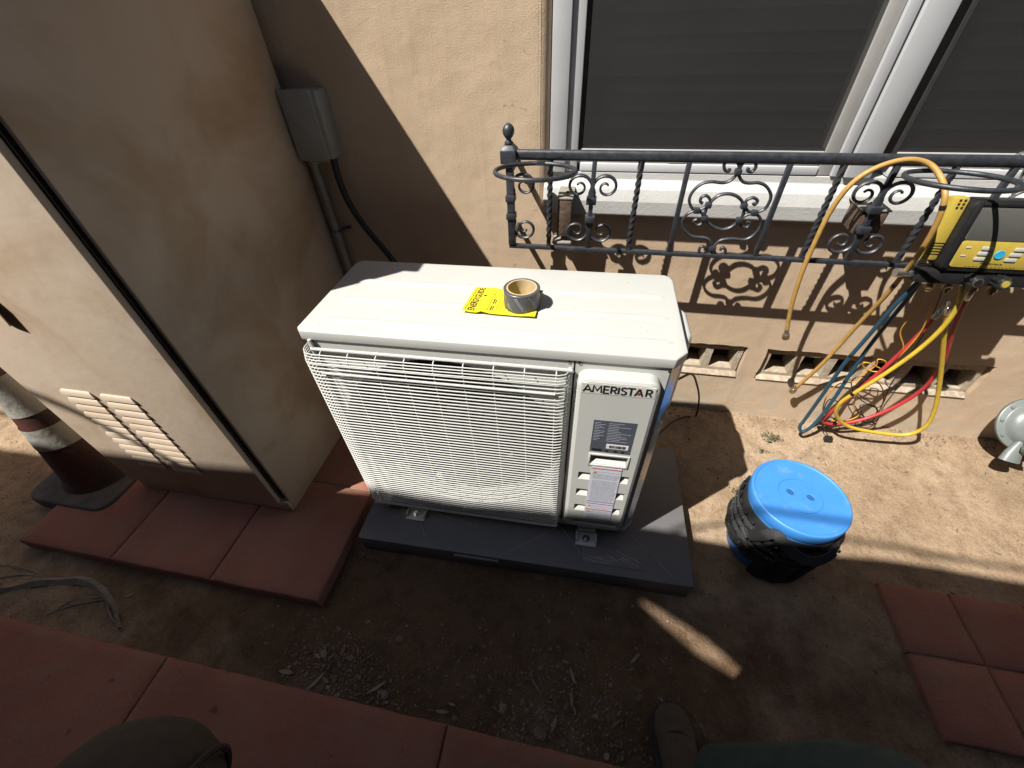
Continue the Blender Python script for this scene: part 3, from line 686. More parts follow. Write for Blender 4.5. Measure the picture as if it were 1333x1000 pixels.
# black lead from the unit to the wall
lead = MB().tube(smooth_path([(.880, -.53, .66), (.915, -.50, .62), at(900, 487, 'y', -.40), at(907, 500, 'y', -.24), at(910, 520, 'y', -.10), at(905, 543, 'y', -.05), (1.13, -.075, .028), (1.06, -.12, .022), (1.0, -.2, .018)], 6), .0038, 8)
tag(lead.build('control_cable', M['rubber']), 'thin black cable trailing behind the outdoor unit down to the soil', 'cable')

# ------------------------------------------------------------------ pad
PX, PY, PYAW, PW, PD, PZ = -.1024, -.9072, rad(1.3289), 1.1625, .5672, .0785
pad = thing('equipment_pad', 'dark grey plastic pad on bare soil under the outdoor unit', 'pad', (PX, PY, 0), PYAW)
body = MB().prism(rrect(0, PW, 0, PD, .012, 3), -.02, PZ-.001).build('pad_body', M['pad'], pad, bevel=.006, seg=2)
MB().box(.36, .52, -.008, .004, .040, .066).build('front_tab', M['pad'], pad, bevel=.003)
b = MB(); b.box(.80, 1.02, .030, .115, PZ-.004, PZ+.0015); b.build('emblem_plate', M['pad'], pad, bevel=.003)
b = MB()
def scr(pts, r): b.tube([(p[0], p[1], PZ+.0004) for p in pts], r, 4, flat=.25)
for k in range(11):
    x = random.uniform(.84, .98); y_ = random.uniform(.04, .10); L = random.uniform(.03, .12); a_ = random.uniform(-.5, .3)
    b.tube([(x-L/2*math.cos(a_), y_-L/2*math.sin(a_), PZ+.0016), (x, y_+random.uniform(-.006, .006), PZ+.0018), (x+L/2*math.cos(a_)*.6, y_+L/2*math.sin(a_), PZ+.0016)], random.uniform(.0006, .0016), 4)
stuff(b.build('scrape', M['scuff'], pad, smooth=0))
for p0, p1 in (((.55, .03), (.70, .14)), ((.73, .14), (.82, .02)), ((.98, .14), (1.10, .02)), ((.20, .10), (.24, .04)), ((.26, .13), (.42, .105)), ((.19, .12), (.235, .105))):
    b = MB(); b.tube([(p0[0], p0[1], PZ-.0008), ((p0[0]+p1[0])/2+.004, (p0[1]+p1[1])/2, PZ-.0006), (p1[0], p1[1], PZ-.0008)], .0010, 4); b.build('scratch', M['scuff'], pad, smooth=0)

# ------------------------------------------------------------------ yellow sheet and tape roll on the lid
sheet = thing('energy_label', 'crumpled yellow ENERGYGUIDE sheet lying on the lid under the tape', 'paper label', (UX, UY, ZT+.0052), UYAW)
q00, q10, q11, q01 = Vector((.404, .121)), Vector((.594, .115)), Vector((.600, .238)), Vector((.414, .244))
def spos(s_, t_, dz=0):
    p = (q00.lerp(q10, s_)).lerp(q01.lerp(q11, s_), t_)
    cr = .004*max(0, noise.noise(Vector((s_*5, t_*3, 4)))) + .0030*math.exp(-((s_-.27)/.03)**2)
    cr += .007*max(0, s_-.9)*10*max(0, .3-t_) + .004*max(0, .12-s_)*8*(1-t_) + .001
    return (p.x, p.y, cr+dz)
n_, m_ = 30, 18
mb = MB().add([spos(i/n_, j/m_) for j in range(m_+1) for i in range(n_+1)], [(j*(n_+1)+i, j*(n_+1)+i+1, (j+1)*(n_+1)+i+1, (j+1)*(n_+1)+i) for j in range(m_) for i in range(n_)])
mb.build('sheet', M['yellow_paper'], sheet, smooth=180)
text('lettering', 'ENERGYGUIDE', lambda u, v: spos(.16-v/.19*.9, .06+u/.125, .0007), .112, .020, M['ink'], sheet, .02)
b = MB()
for s0, t0, t1, th in ((.235, .1, .72, .004), (.45, .1, .72, .004), (.33, .12, .6, .005), (.34, .62, .92, .003), (.035, .05, .95, .006), (.5, .1, .5, .004), (.56, .1, .4, .004), (.62, .08, .3, .004), (.365, .12, .30, .016), (.365, .36, .56, .016), (.395, .14, .28, .012), (.395, .38, .52, .012)):
    k = 8; vv = [spos(s0+d, t0+(t1-t0)*i/k, .0006) for i in range(k+1) for d in (0, th)]
    b.add(vv, [(2*i, 2*i+1, 2*i+3, 2*i+2) for i in range(k)])
for t0 in (.1, .72):
    k = 10; vv = [spos(.235+.22*i/k, t0+d, .0006) for i in range(k+1) for d in (0, .008)]; b.add(vv, [(2*i, 2*i+1, 2*i+3, 2*i+2) for i in range(k)])
stuff(b.build('printed_rule', M['ink'], sheet, smooth=0))
MB().add([spos(.20, .62, .0008), spos(.235, .66, .0008), spos(.20, .70, .0008), spos(.185, .66, .0008)], [(0, 1, 2, 3)]).build('arrow_mark', M['ink'], sheet, smooth=0)
tp = thing('tape_roll', 'roll of dark grey tape standing on the yellow sheet', 'tape', (.462, -.583, ZT+.0062))
RT, RI, HT = .0465, .0375, .050
MB().lathe([(RI+.001, 0), (RT-.001, 0), (RT, .001), (RT, HT-.001), (RT-.001, HT), (RI+.001, HT)], 56, caps=False).build('tape', M['tape'], tp)
MB().lathe([(RI+.0011, .0), (RI-.0025, .0), (RI-.0025, HT+.0006), (RI+.0011, HT+.0006), (RI+.0011, 0)], 56, caps=False).build('cardboard_core', M['card'], tp)
pm = MB()
for a0 in (-150, -105, -60, -10, 40, 100, 160):
    for row in (0, 1):
        for k in range(9):
            a1 = rad(a0+k*3.2+row*8); z = HT*.88-k*.0042-row*.002
            if random.random() < .85:
                vv = [((RT+.0004)*math.cos(a1+da), (RT+.0004)*math.sin(a1+da), z+dz) for da, dz in ((-.02, 0), (.02, -.002), (.025, .0022 if row == 0 else .0012), (-.015, .0042 if row == 0 else .0028))]
                pm.add(vv, [(0, 1, 2, 3)])
stuff(pm.build('print', M['scuff'], tp, smooth=0))
MB().add([(RT, .0, HT*.7), (RT+.006, .003, HT*.72), (RT+.008, .004, HT*.86), (RT-.0005, .001, HT*.9)], [(0, 1, 2, 3)], 0).build('loose_end', M['tape'], tp, smooth=0)

def W(mb, name, mat, parent, **k):
    """a part given in world coordinates under an unrotated thing"""
    p = parent
    off = Vector((0,0,0))
    while p: off += Vector(p.location); p = p.parent
    return mb.build(name, mat, parent, loc=-off, **k)

# ================================================================== UTILITY CABINET
XL, XR, YF, YB, CZB, CZT = -1.11, -.411, -.828, -.035, .0495, 1.83
cb = thing('utility_cabinet', 'tall beige metal utility cabinet with rust stains beside the outdoor unit', 'cabinet', (XL, YF, CZB))
W(MB().box(XL, XR, YF, YB, CZB, CZT), 'cabinet_body', M['cab'], cb, bevel=.006, seg=2)
W(MB().box(XL-.01, XR+.006, YF-.03, YB, CZT+.001, CZT+.012), 'cabinet_roof', M['cab'], cb, bevel=.004)
W(MB().box(XR-.0245, XR-.009, YF-.0006, YF+.004, .125, CZT-.03), 'door_gap', M['dark'], cb, smooth=0)
W(MB().box(XL+.01, XR-.0005, YF-.012, YF-.0005, CZB+.004, .108), 'plinth', M['cab'], cb, bevel=.003)
DX0, DX1, DY = XL+.004, XR-.026, -.852
door = W(MB().box(DX0, DX1, DY, -.834, .118, CZT-.02), 'door', M['cab'], cb, bevel=.003, seg=2)
W(MB().box(DX0+.02, DX1-.004, -.8335, -.8285, .125, CZT-.03), 'door_seal', M['dark'], cb, smooth=0)
lv = MB(); n_ = 8; LW, LH, LD = .122, .023, .0065
vs = []
for i in range(n_+1):          # pressed louvre: a hood that opens at its lower edge
    a = math.pi/2*i/n_; z = LH*math.cos(a)-LH/2; d_ = LD*math.sin(a)
    e = .010*(1-math.sin(a)) 
    vs += [(e, -d_, z), (LW-e, -d_, z)]
lv.add(vs+[(0, 0, -LH/2), (LW, 0, -LH/2)], [(2*i, 2*i+2, 2*i+3, 2*i+1) for i in range(n_)]+[tuple([2*i for i in range(n_+1)]+[2*n_+2])[::-1], tuple([2*i+1 for i in range(n_+1)]+[2*n_+3])])
l0 = None
dk = MB().box(.004, LW-.003, -.004, -.0008, -LH/2-.0035, -LH/2-.0005)
for r in range(12):
    for x in (-.948, -.798):
        p = Vector((x, DY-.0002, .640-r*.0335))-Vector((XL, YF, CZB))
        if l0 is None: l0 = lv.build('louvre', M['cab'], door, smooth=40); l0.location = p; door_off = Vector(door.location); l0.location = p-door_off; s0 = dk.build('louvre_slot', M['dark'], door, smooth=0); s0.location = p-door_off
        else: share(l0, door, p-door_off); share(s0, door, p-door_off)
# latch flap, bent away from the door
fl = MB(); pts = [(-.900, 1.12), (-.848, 1.035), (-.835, .965), (-.846, .902), (-.868, .897), (-.925, .955), (-.965, 1.06)]
out = [.008, .011, .013, .014, .006, .002, .002]
n_ = len(pts); fl.add([(p[0], DY-o, p[1]) for p, o in zip(pts, out)]+[(p[0], DY-o+.003, p[1]) for p, o in zip(pts, out)], [tuple(range(n_)), tuple(range(2*n_-1, n_-1, -1))]+[(i, n_+i, n_+(i+1) % n_, (i+1) % n_) for i in range(n_)])
W(fl, 'latch_flap', M['cab'], door, smooth=0)
for x, z in ((-.80, 1.045), (-.62, 1.30)): W(MB().lathe([(.004, 0), (.004, .002), (.002, .003)], 10, (x, DY, z), (0, -1, 0)), 'rivet', M['rust'], door)

# ================================================================== TRAFFIC CONE
CC = Vector((-1.362, -.775, .012))
cone = thing('traffic_cone', 'faded orange traffic cone with two grubby pale collars beside the cabinet', 'traffic cone', CC)
MB().prism(rrect(-.2, .2, -.2, .2, .06, 5), -.02, .050).build('cone_base', M['cone_base'], cone, bevel=.012, seg=3)
def rc(z): return .150-.130*(z/.72)
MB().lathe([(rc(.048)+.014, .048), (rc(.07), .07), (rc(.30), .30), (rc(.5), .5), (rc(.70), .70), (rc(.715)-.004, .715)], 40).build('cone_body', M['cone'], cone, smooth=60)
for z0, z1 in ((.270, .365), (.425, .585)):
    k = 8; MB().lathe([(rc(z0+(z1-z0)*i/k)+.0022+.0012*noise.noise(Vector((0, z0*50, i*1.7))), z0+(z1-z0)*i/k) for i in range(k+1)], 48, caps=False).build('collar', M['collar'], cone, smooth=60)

# ================================================================== JUNCTION BOX, CONDUIT
jb = thing('junction_box', 'grey metal junction box on the shaded wall beside the cabinet', 'junction box', (-.34, 0, 1.09))
W(MB().box(-.400, -.276, -.072, .002, 1.094, 1.290), 'box_body', M['grey_box'], jb, bevel=.005)
W(MB().box(-.403, -.290, -.080, -.0722, 1.090, 1.294), 'cover', M['grey_box'], jb, bevel=.003)
W(MB().box(-.356, -.336, -.079, -.060, 1.083, 1.0895), 'latch', M['conduit'], jb, bevel=.002)
W(MB().lathe([(.016, 1.07), (.018, 1.075), (.018, 1.093)], 16, (-.376, -.045, 0)), 'conduit_fitting', M['conduit'], jb)
cn = thing('conduit', 'thin galvanised conduit running down the wall below the junction box', 'conduit', (-.376, -.045, 0))
W(MB().tube([(-.376, -.045, 1.0695), (-.376, -.045, .5), (-.376, -.045, -.03)], .0140, 14), 'pipe', M['conduit'], cn)
for z in (.83, .38): W(MB().tube([(-.405, -.002, z), (-.394, -.02, z), (-.392, -.045, z), (-.376, -.0585, z), (-.360, -.045, z), (-.358, -.02, z), (-.335, -.002, z)], .006, 4, flat=1), 'strap', M['iron'], cn, smooth=0)
pc = MB().tube(smooth_path([(-.298, -.04, 1.094), (-.298, -.045, 1.03), (-.285, -.05, .95), (-.245, -.055, .86), (-.185, -.06, .77), (-.12, -.08, .68), (-.02, -.12, .52), (.02, -.30, .42)], 6), .0115, 12)
tag(pc.build('power_cable', M['rubber']), 'black flexible power cable curving from the grey junction box behind the unit', 'cable')

# ================================================================== WROUGHT IRON WINDOW RAIL
RY = -.124
RK = (RY+1.49544)/(-.1087+1.49544)
def rX(x): return CAM.x+(x-CAM.x)*RK
def rZ(z): return CAM.z+(z-CAM.z)*RK
rl = thing('window_rail', 'black wrought iron flower rail with scrolls below the window', 'railing', (.345, RY, .83))
RZ, BZ = rZ(1.128), rZ(.835)
RXE = 2.40
prof = [(.0095*math.cos(a)+RY, RZ+.0150*math.copysign(abs(math.sin(a))**.8, math.sin(a))) for a in [2*math.pi*k/14 for k in range(14)]]
W(MB().extx(prof[::-1], rX(.345), RXE), 'top_rail', M['iron'], rl, smooth=50)
W(MB().box(rX(.334), RXE, RY-.008, RY+.008, BZ-.0065, BZ+.0065), 'bottom_rail', M['iron'], rl, bevel=.0015)
DZ = RZ-1.128
for px in (rX(.345), RXE):
    W(MB().box(px-.0115, px+.0115, RY-.0115, RY+.0115, BZ+.0066, 1.108+DZ), 'post', M['iron'], rl, bevel=.0015)
    W(MB().prism([(px-.024, RY-.024), (px+.024, RY-.024), (px+.024, RY+.024), (px-.024, RY+.024)], 1.106+DZ, 1.142+DZ).prism([(px-.024, RY-.024), (px+.024, RY-.024), (px+.024, RY+.024), (px-.024, RY+.024)], 1.1421+DZ, 1.156+DZ, taper=.45), 'post_cap', M['iron'], rl, bevel=.0018)
    W(MB().lathe([(.010, 1.153), (.013, 1.158), (.0135, 1.161), (.008, 1.166), (.0075, 1.170), (.012, 1.175), (.0165, 1.183), (.018, 1.191), (.0165, 1.199), (.011, 1.2065), (.003, 1.211)], 20, (px, RY, DZ)), 'finial', M['iron'], rl, smooth=60)
def scroll(mb, x0, z0, sx, sz, r=.0052):
    P = [(x0+sx*.0065, RY, z0), (x0+sx*.0075, RY, z0+sz*.018)]
    for k in range(30):
        t = k/29; a = math.pi-t*rad(500); R = .0315*(1-t)**.9+.0065
        P.append((x0+sx*(.0415+R*math.cos(a)*1.05), RY, z0+sz*(.036+R*math.sin(a))))
    mb.tube(P, [r]*6+[r-(r*.35)*k/25 for k in range(26)], 6, flat=1.15)
def collar(mb, x, z, h=.010, s_=.0155): mb.box(x-s_, x+s_, RY-s_, RY+s_, z-h, z+h)
B0 = {'t': None, 'p': None}
def bar(kind, x):
    src = B0[kind]
    if src is None:
        mb = MB()
        if kind == 't': mb.twist(0, 0, 0, RZ-.0115-BZ-.0066, .0066, 2.6)
        else: mb.box(-.0068, .0068, -.0068, .0068, 0, RZ-.0115-BZ-.0066)
        o = mb.build('twisted_baluster' if kind == 't' else 'baluster', M['iron'], rl, bevel=0 if kind == 't' else .001, smooth=30 if kind == 't' else 35)
        B0[kind] = o
    else: o = src.copy(); COL.objects.link(o); o.parent = rl
    o.location = Vector((x, RY, BZ+.0066))-Vector(rl.location)
for x in (.473, .7425, 1.281, 1.548, 2.09): bar('t', rX(x))
for x in (.6065, .8765, 1.145, 1.410, 1.680, 1.945, 2.22): bar('p', rX(x))
for x, sides in ((.345, (1,)), (.6065, (-1, 1)), (1.410, (-1, 1)), (2.22, (-1, 1))):
    edge = x == .345; x = rX(x)
    for z0, sz in ((rZ(1.003), 1), (rZ(.936), -1)):
        c_ = MB(); collar(c_, x, z0-.004*sz); W(c_, 'collar', M['iron'], rl, bevel=.002)
        for sx in sides:
            s_ = MB(); scroll(s_, x+(.004*sx if edge else 0), z0, sx, sz); W(s_, 'scroll', M['iron'], rl, smooth=60)
# centre ornament, taken in the plane of the rail
def opt(*pts): return [at(870+u*.16, 190+v*.16, 'y', RY) for u, v in pts]
orn = [[(565,212),(575,245),(605,290),(655,303),(735,301),(795,328),(832,390),(825,450),(780,515),(700,545)],
 [(565,212),(545,245),(500,285),(440,300),(350,292),(270,310),(200,370),(170,440),(190,500),(230,525)],
 [(700,545),(742,580),(755,640),(700,720),(620,762),(520,755),(430,765),(385,800),(362,832)],
 [(230,525),(160,550),(115,610),(125,680),(190,735),(280,745),(330,765),(362,832)],
 [(325,480),(340,440),(310,405),(270,418),(260,452),(280,468)], [(615,485),(640,440),(690,422),(725,445),(705,478),(688,466)],
 [(295,585),(272,630),(228,645),(205,612),(230,598)], [(575,605),(598,655),(638,662),(665,632),(640,618)],
 [(325,480),(280,508),(230,525)], [(295,585),(270,545),(230,525)], [(615,485),(650,530),(700,545)], [(575,605),(630,565),(700,545)],
 [(565,212),(575,160),(540,115),(490,115),(455,150),(460,195),(490,207),(500,185)], [(568,212),(600,150),(650,118),(700,125),(712,170),(680,210),(645,200),(655,178)],
 [(362,832),(340,880),(285,895),(250,860),(265,820),(300,825),(295,848)], [(365,832),(392,888),(440,890),(465,850),(440,825),(422,850)]]
ring_pts = [(325,480),(400,408),(490,390),(570,418),(615,485),(608,560),(575,605),(510,660),(430,680),(350,650),(295,585),(303,530)]
nodes = [(567,212),(325,482),(295,587),(615,487),(575,605),(230,525),(700,545),(362,832)]
for dx in (0, .8):
    D = Vector((dx, 0, 0))
    for p in orn: W(MB().tube([q_+D for q_ in smooth_path(opt(*p), 5)], .0047, 6), 'ornament_scroll', M['iron'], rl, smooth=60)
    W(MB().tube([q_+D for q_ in smooth_path(opt(*ring_pts), 4, True)], .0050, 6, closed=True), 'ornament_ring', M['iron'], rl, smooth=60)
    for nd in nodes:
        p = opt(nd)[0]+D; W(MB().box(p.x-.0095, p.x+.0095, p.y-.0095, p.y+.0095, p.z-.0085, p.z+.0085), 'clamp', M['iron'], rl, bevel=.004, seg=2)
for cx, R in ((.447, .113), (1.478, .108)):
    rg = MB().tube([(cx+R*math.cos(2*math.pi*k/48), -.252+R*math.sin(2*math.pi*k/48), 1.124-.10*R*math.sin(2*math.pi*k/48)) for k in range(48)], .0062, 8, closed=True)
    W(rg, 'pot_ring', M['iron'], rl, smooth=60)
    W(MB().box(cx-.012, cx+.012, -.146, RY-.012, 1.108, 1.120), 'ring_tab', M['iron'], rl, bevel=.001)
for z in (.862, 1.085): W(MB().box(rX(.345)-.005, rX(.345)+.005, RY+.0117, .004, z-.012, z+.012), 'wall_arm', M['iron'], rl, bevel=.001)
# brackets that carry the rail on the sill
def bracket(x0, x1, ztop, zbot, lab):
    t = thing('rail_bracket', lab, 'bracket', ((x0+x1)/2, -.06, zbot), group='rusty rail brackets on the sill')
    W(MB().box(x0, x1, -.110, -.0245, zbot, ztop), 'block', M['rust'], t, bevel=.004)
    W(MB().box(x0-.003, x1+.003, -.112, .004, ztop+.0005, ztop+.0055), 'top_plate', M['conduit'], t, bevel=.001)
    W(MB().lathe([(.0065, 0), (.0065, .003), (.003, .004)], 8, ((x0+x1)/2+.005, -.06, ztop+.0055)), 'screw', M['rust'], t)
    return t
t = bracket(.500, .545, .999, .876, 'rusty iron bracket on the sill near the left end of the rail')
W(MB().box(.486, .550, -.113, -.015, BZ+.008, BZ+.016), 'foot_plate', M['conduit'], t, bevel=.002)
t = bracket(1.385, 1.455, .992, .925, 'rusty block bracket on the sill below the window mullion')

# ================================================================== GAUGE MANIFOLD ON THE RAIL
TL = rad(-9)
mf = thing('gauge_manifold', 'yellow and black digital gauge manifold hanging from the rail', 'gauge', (1.700, -.165, .878))
mf.rotation_euler = (TL, 0, 0)
def F(mb, name, mat, parent=None, **k): return mb.build(name, mat, parent or mf, **k)
boot = F(MB().prism([(p[0], p[1]) for p in rrect(-.118, .118, -.010, .175, .022, 4)], 0, .058), 'rubber_boot', M['black'], bevel=.006, seg=2, rot=None)
# prisms grow along z: turn the boot so its face looks along -y
boot.rotation_euler = (rad(90), 0, 0)
def face(x0, x1, z0, z1, y0, y1, name, mat, r=.004, bev=.0012, par=None):
    o = MB().prism(rrect(x0, x1, z0, z1, r, 3), 0, abs(y1-y0)).build(name, mat, par or mf, bevel=bev)
    o.rotation_euler = (rad(90), 0, 0); o.location = (0, y0, 0); return o
YFc = -.0585
face(-.098, .100, .076, .160, YFc, YFc-.003, 'display', M['screen_lcd'], .008)
kp = face(-.098, .100, .004, .0755, YFc, YFc-.003, 'keypad', M['yellow_plastic'], .010)
hd = MB()
for x0, x1, z0, z1 in ((-.112, -.0985, .0, .168), (.1005, .112, .0, .168), (-.098, .100, .1605, .171)): hd.box(x0, x1, -.064, -.0582, z0, z1)
F(hd, 'boot_rim', M['black'], bevel=.004)
for x0, z0 in ((-.045, .053), (-.048, .039), (-.050, .025), (.030, .053), (.026, .039), (.022, .025)):
    F(MB().prism(rrect(x0, x0+.026, z0, z0+.009, .002, 3), .003, .006), 'key', M['key'], kp, bevel=.001)
for x0, z0 in ((-.082, .052), (-.084, .030), (.072, .053), (.068, .031)):
    F(MB().prism(rrect(x0, x0+.012, z0+.004, z0+.008, .0015, 3), .003, .0045), 'key', M['key'], kp, bevel=.0006)
F(MB().lathe([(.0118, 0), (.0118, .0022), (.0108, .003), (.006, .0026)], 24, (.0035, .042, .003)), 'round_key', M['cyan'], kp)
text('lettering', 'Fieldpiece', lambda u, v: (-.028+u, .0125+v, .0034), .052, .0075, M['ink'], kp, .01)
b = MB()
for k in range(14): b.box(-.06+k*.0088, -.06+k*.0088+random.uniform(.003, .007), .0070, .0082, .003, .0034)
stuff(F(b, 'small_print', M['ink'], kp, smooth=0))
for sx in (-1, 1):   # yellow side grips with lettering strip
    gp = F(MB().box(sx*.156 if sx < 0 else .1185, -.1185 if sx < 0 else .156, -.040, -.008, .012, .178), 'side_grip', M['yellow_plastic'], bevel=.006)
    b = MB()
    for k in range(5): b.box(sx*.137-.016, sx*.137+.016, -.0412, -.040, .030+k*.0075, .0320+k*.0075)
    for k in range(3): b.box(sx*.137-.006, sx*.137-.001, -.0412, -.040, .150+k*.009, .155+k*.009); b.box(sx*.137+.005, sx*.137+.010, -.0412, -.040, .150+k*.009, .155+k*.009)
    stuff(F(b, 'grip_print', M['ink'], gp, smooth=0))
F(MB().box(-.150, .150, -.050, -.006, -.050, -.0105), 'valve_block', M['black'], bevel=.006)
for x in (-.020, .045):
    kn = MB(); n_ = 28
    ringp = lambda r, y: [(x+(r if k % 4 < 2 else r-.0028)*math.cos(2*math.pi*k/n_), y, -.030+(r if k % 4 < 2 else r-.0028)*math.sin(2*math.pi*k/n_)) for k in range(n_)]
    A, B_, C_ = ringp(.0185, -.052), ringp(.0185, -.078), ringp(.0165, -.082)
    kn.add(A+B_+C_, [(i, (i+1) % n_, n_+(i+1) % n_, n_+i) for i in range(n_)]+[(n_+i, n_+(i+1) % n_, 2*n_+(i+1) % n_, 2*n_+i) for i in range(n_)]+[tuple(2*n_+i for i in range(n_))])
    kk = F(kn, 'valve_knob', M['black'], smooth=20)
    F(MB().lathe([(.013, 0), (.013, .0012), (.0105, .0014)], 20, (x, -.0822, -.030), (0, -1, 0)), 'knob_ring', M['steel'], kk)
    F(MB().lathe([(.009, 0), (.009, .0016)], 18, (x, -.0832, -.030), (0, -1, 0)), 'knob_dot', M['black'] if x < 0 else M['yellow_plastic'], kk)
for x in (-.092, -.046, .018, .066):
    F(MB().lathe([(.009, 0), (.009, .010), (.012, .0105), (.012, .022), (.007, .023), (.007, .030)], 12, (x, -.028, -.049), (0, -.15, -1)), 'port', M['brass'])
hk = MB().tube(smooth_path([(0, -.006, .150), (0, .010, .200), (0, .020, .262), (0, .045, .275), (0, .068, .262), (0, .070, .235)], 5), .0042, 8)
F(hk, 'hanging_hook', M['steel'])
for sx in (-1, 1): F(MB().lathe([(.010, 0), (.010, .028), (.013, .029), (.013, .046)], 12, (sx*.150, -.028, -.030), (sx, 0, 0)), 'side_port', M['steel'])

# ------------------------------------------------------------------ hoses and probe leads
def hose(name, label, pts, r, mat, end0=None, end1=None, bands=()):
    P = [at(u, v, 'y', y) for u, v, y in pts]
    for p in P: p.z = max(p.z, r+.004)
    sp_ = smooth_path(P, 8)
    t = thing(name, label, 'hose', (P[0].x, P[0].y, 0))
    W(MB().tube(sp_, r, 12), 'tube', mat, t, smooth=60)
    for e, seq in ((end0, (sp_[0], sp_[2])), (end1, (sp_[-1], sp_[-3]))):
        if e:
            ax = (seq[0]-seq[1]).normalized(); c_ = seq[0]
            if e == 'crimp':
                W(MB().lathe([(r*1.15, -.03), (r*1.25, -.028), (r*1.25, .0), (r*.7, .002), (r*.7, .020)], 12, c_, ax), 'crimp_sleeve', M['steel'], t)
            if e in ('nut', 'crimpnut'):
                W(MB().lathe([(r*1.1, -.012), (r*1.15, .004), (r*.7, .006), (r*.7, .012)], 12, c_, ax), 'ferrule', M['steel'], t)
                W(MB().lathe([(r*1.55, .0), (r*1.75, .002), (r*1.75, .018), (r*1.5, .021), (r*1.0, .0211), (r*1.0, .012)], 14, c_+ax*.010, ax), 'knurled_nut', M['brass'], t)
    for f_ in bands:
        i = int(f_*(len(sp_)-2)); W(MB().tube([sp_[i], sp_[i]+(sp_[i+1]-sp_[i]).normalized()*.012], r*1.06, 12), 'band', M['black'], t)
    return t
hose('tan_hose', 'tan refrigerant hose looped over the rail with both ends dangling', [(1024,432,-.150),(1030,400,-.152),(1042,360,-.155),(1058,322,-.155),(1080,277,-.155),(1107,241,-.160),(1140,219,-.156),(1180,208,-.154),(1210,214,-.160),(1226,234,-.195),(1230,256,-.235),(1221,287,-.242),(1202,322,-.232),(1180,352,-.20),(1150,388,-.16),(1112,428,-.115),(1072,472,-.085),(1036,505,-.055)], .0068, M['tan_hose'], 'nut', 'nut', (.62, .80))
hose('blue_hose', 'dark blue hose hanging from the gauge in a long loop to the ground', [(1200,362,-.180),(1182,380,-.175),(1160,403,-.165),(1128,440,-.150),(1098,475,-.140),(1070,515,-.13),(1050,543,-.12),(1041,556,-.12),(1046,562,-.125),(1062,550,-.125),(1085,520,-.12),(1108,485,-.115),(1130,453,-.115),(1155,421,-.125),(1182,388,-.14),(1198,366,-.15)], .0066, M['blue_hose'], 'crimpnut', None, (.25, .72))
hose('red_hose', 'red hose hanging from the gauge in a loop beside the yellow hose', [(1264,380,-.180),(1252,402,-.17),(1240,432,-.15),(1228,470,-.12),(1205,503,-.10),(1172,526,-.09),(1130,544,-.09),(1092,552,-.095),(1071,549,-.10),(1080,538,-.11),(1110,514,-.12),(1150,480,-.125),(1190,442,-.13),(1224,405,-.14)], .0066, M['red_hose'], 'crimp', 'crimp', (.8,))
hose('yellow_hose', 'bright yellow hose hanging from the gauge in a wide loop above the soil', [(1253,366,-.190),(1251,384,-.195),(1243,405,-.195),(1222,432,-.19),(1190,460,-.185),(1150,488,-.18),(1112,512,-.17),(1093,526,-.16),(1089,541,-.15),(1104,555,-.14),(1140,563,-.13),(1180,566,-.13),(1205,555,-.14),(1217,532,-.14),(1223,500,-.14),(1227,460,-.15),(1230,425,-.16),(1234,400,-.17)], .0070, M['yellow_hose'], 'nut', 'crimp', (.36,))
def leadw(label, pts, mat, r=.0022, clip=True):
    P = [at(u, v, 'y', y) for u, v, y in pts]
    for p in P: p.z = max(p.z, .012)
    sp_ = smooth_path(P, 6); t = thing('probe_lead', label, 'cable', (P[0].x, P[0].y, 0))
    W(MB().tube(sp_, r, 6), 'wire', mat, t, smooth=60)
    if clip:
        e = sp_[-1]; a = e+Vector((.004, -.004, -.012))
        W(MB().box(a.x-.015, a.x+.015, a.y-.010, a.y+.010, a.z-.012, a.z+.012), 'pipe_clamp', M['black'], t, bevel=.004)
leadw('thin orange probe lead running from the gauge into a tangled coil', [(1212,366,-.16),(1200,392,-.15),(1185,412,-.14),(1172,432,-.13),(1176,452,-.13),(1168,470,-.12),(1158,478,-.11),(1140,484,-.10),(1126,479,-.10),(1123,473,-.10),(1133,473,-.10),(1150,481,-.10),(1153,471,-.1),(1143,468,-.1),(1140,476,-.1),(1120,490,-.09),(1112,497,-.09),(1092,500,-.08),(1078,513,-.08),(1072,528,-.08),(1070,546,-.075)], M['orange_wire'])
leadw('thin orange probe lead crossing the red hose below the gauge', [(1222,366,-.165),(1212,400,-.16),(1200,430,-.15),(1180,455,-.14),(1160,474,-.12),(1130,498,-.10),(1116,510,-.09),(1112,530,-.085),(1118,540,-.08),(1104,547,-.08),(1082,548,-.085)], M['orange_wire'])
leadw('thin black probe lead looping behind the hoses down to the soil', [(1232,362,-.15),(1210,420,-.12),(1180,470,-.10),(1160,500,-.09),(1145,530,-.08),(1120,520,-.08),(1108,500,-.08),(1120,490,-.08),(1145,500,-.08),(1150,522,-.08),(1138,545,-.075),(1128,552,-.075),(1118,540,-.075),(1112,528,-.08),(1095,525,-.08),(1080,520,-.08),(1072,535,-.09),(1072,555,-.10),(1078,568,-.11)], M['rubber'], .0020)
leadw('tangled bundle of thin black cable against the wall under the vents', [(1115,535,-.06),(1130,545,-.06),(1142,535,-.06),(1130,526,-.06),(1117,536,-.06),(1128,550,-.055),(1143,546,-.055),(1140,530,-.055),(1120,528,-.06),(1126,544,-.06),(1140,552,-.055)], M['rubber'], .0020, False)

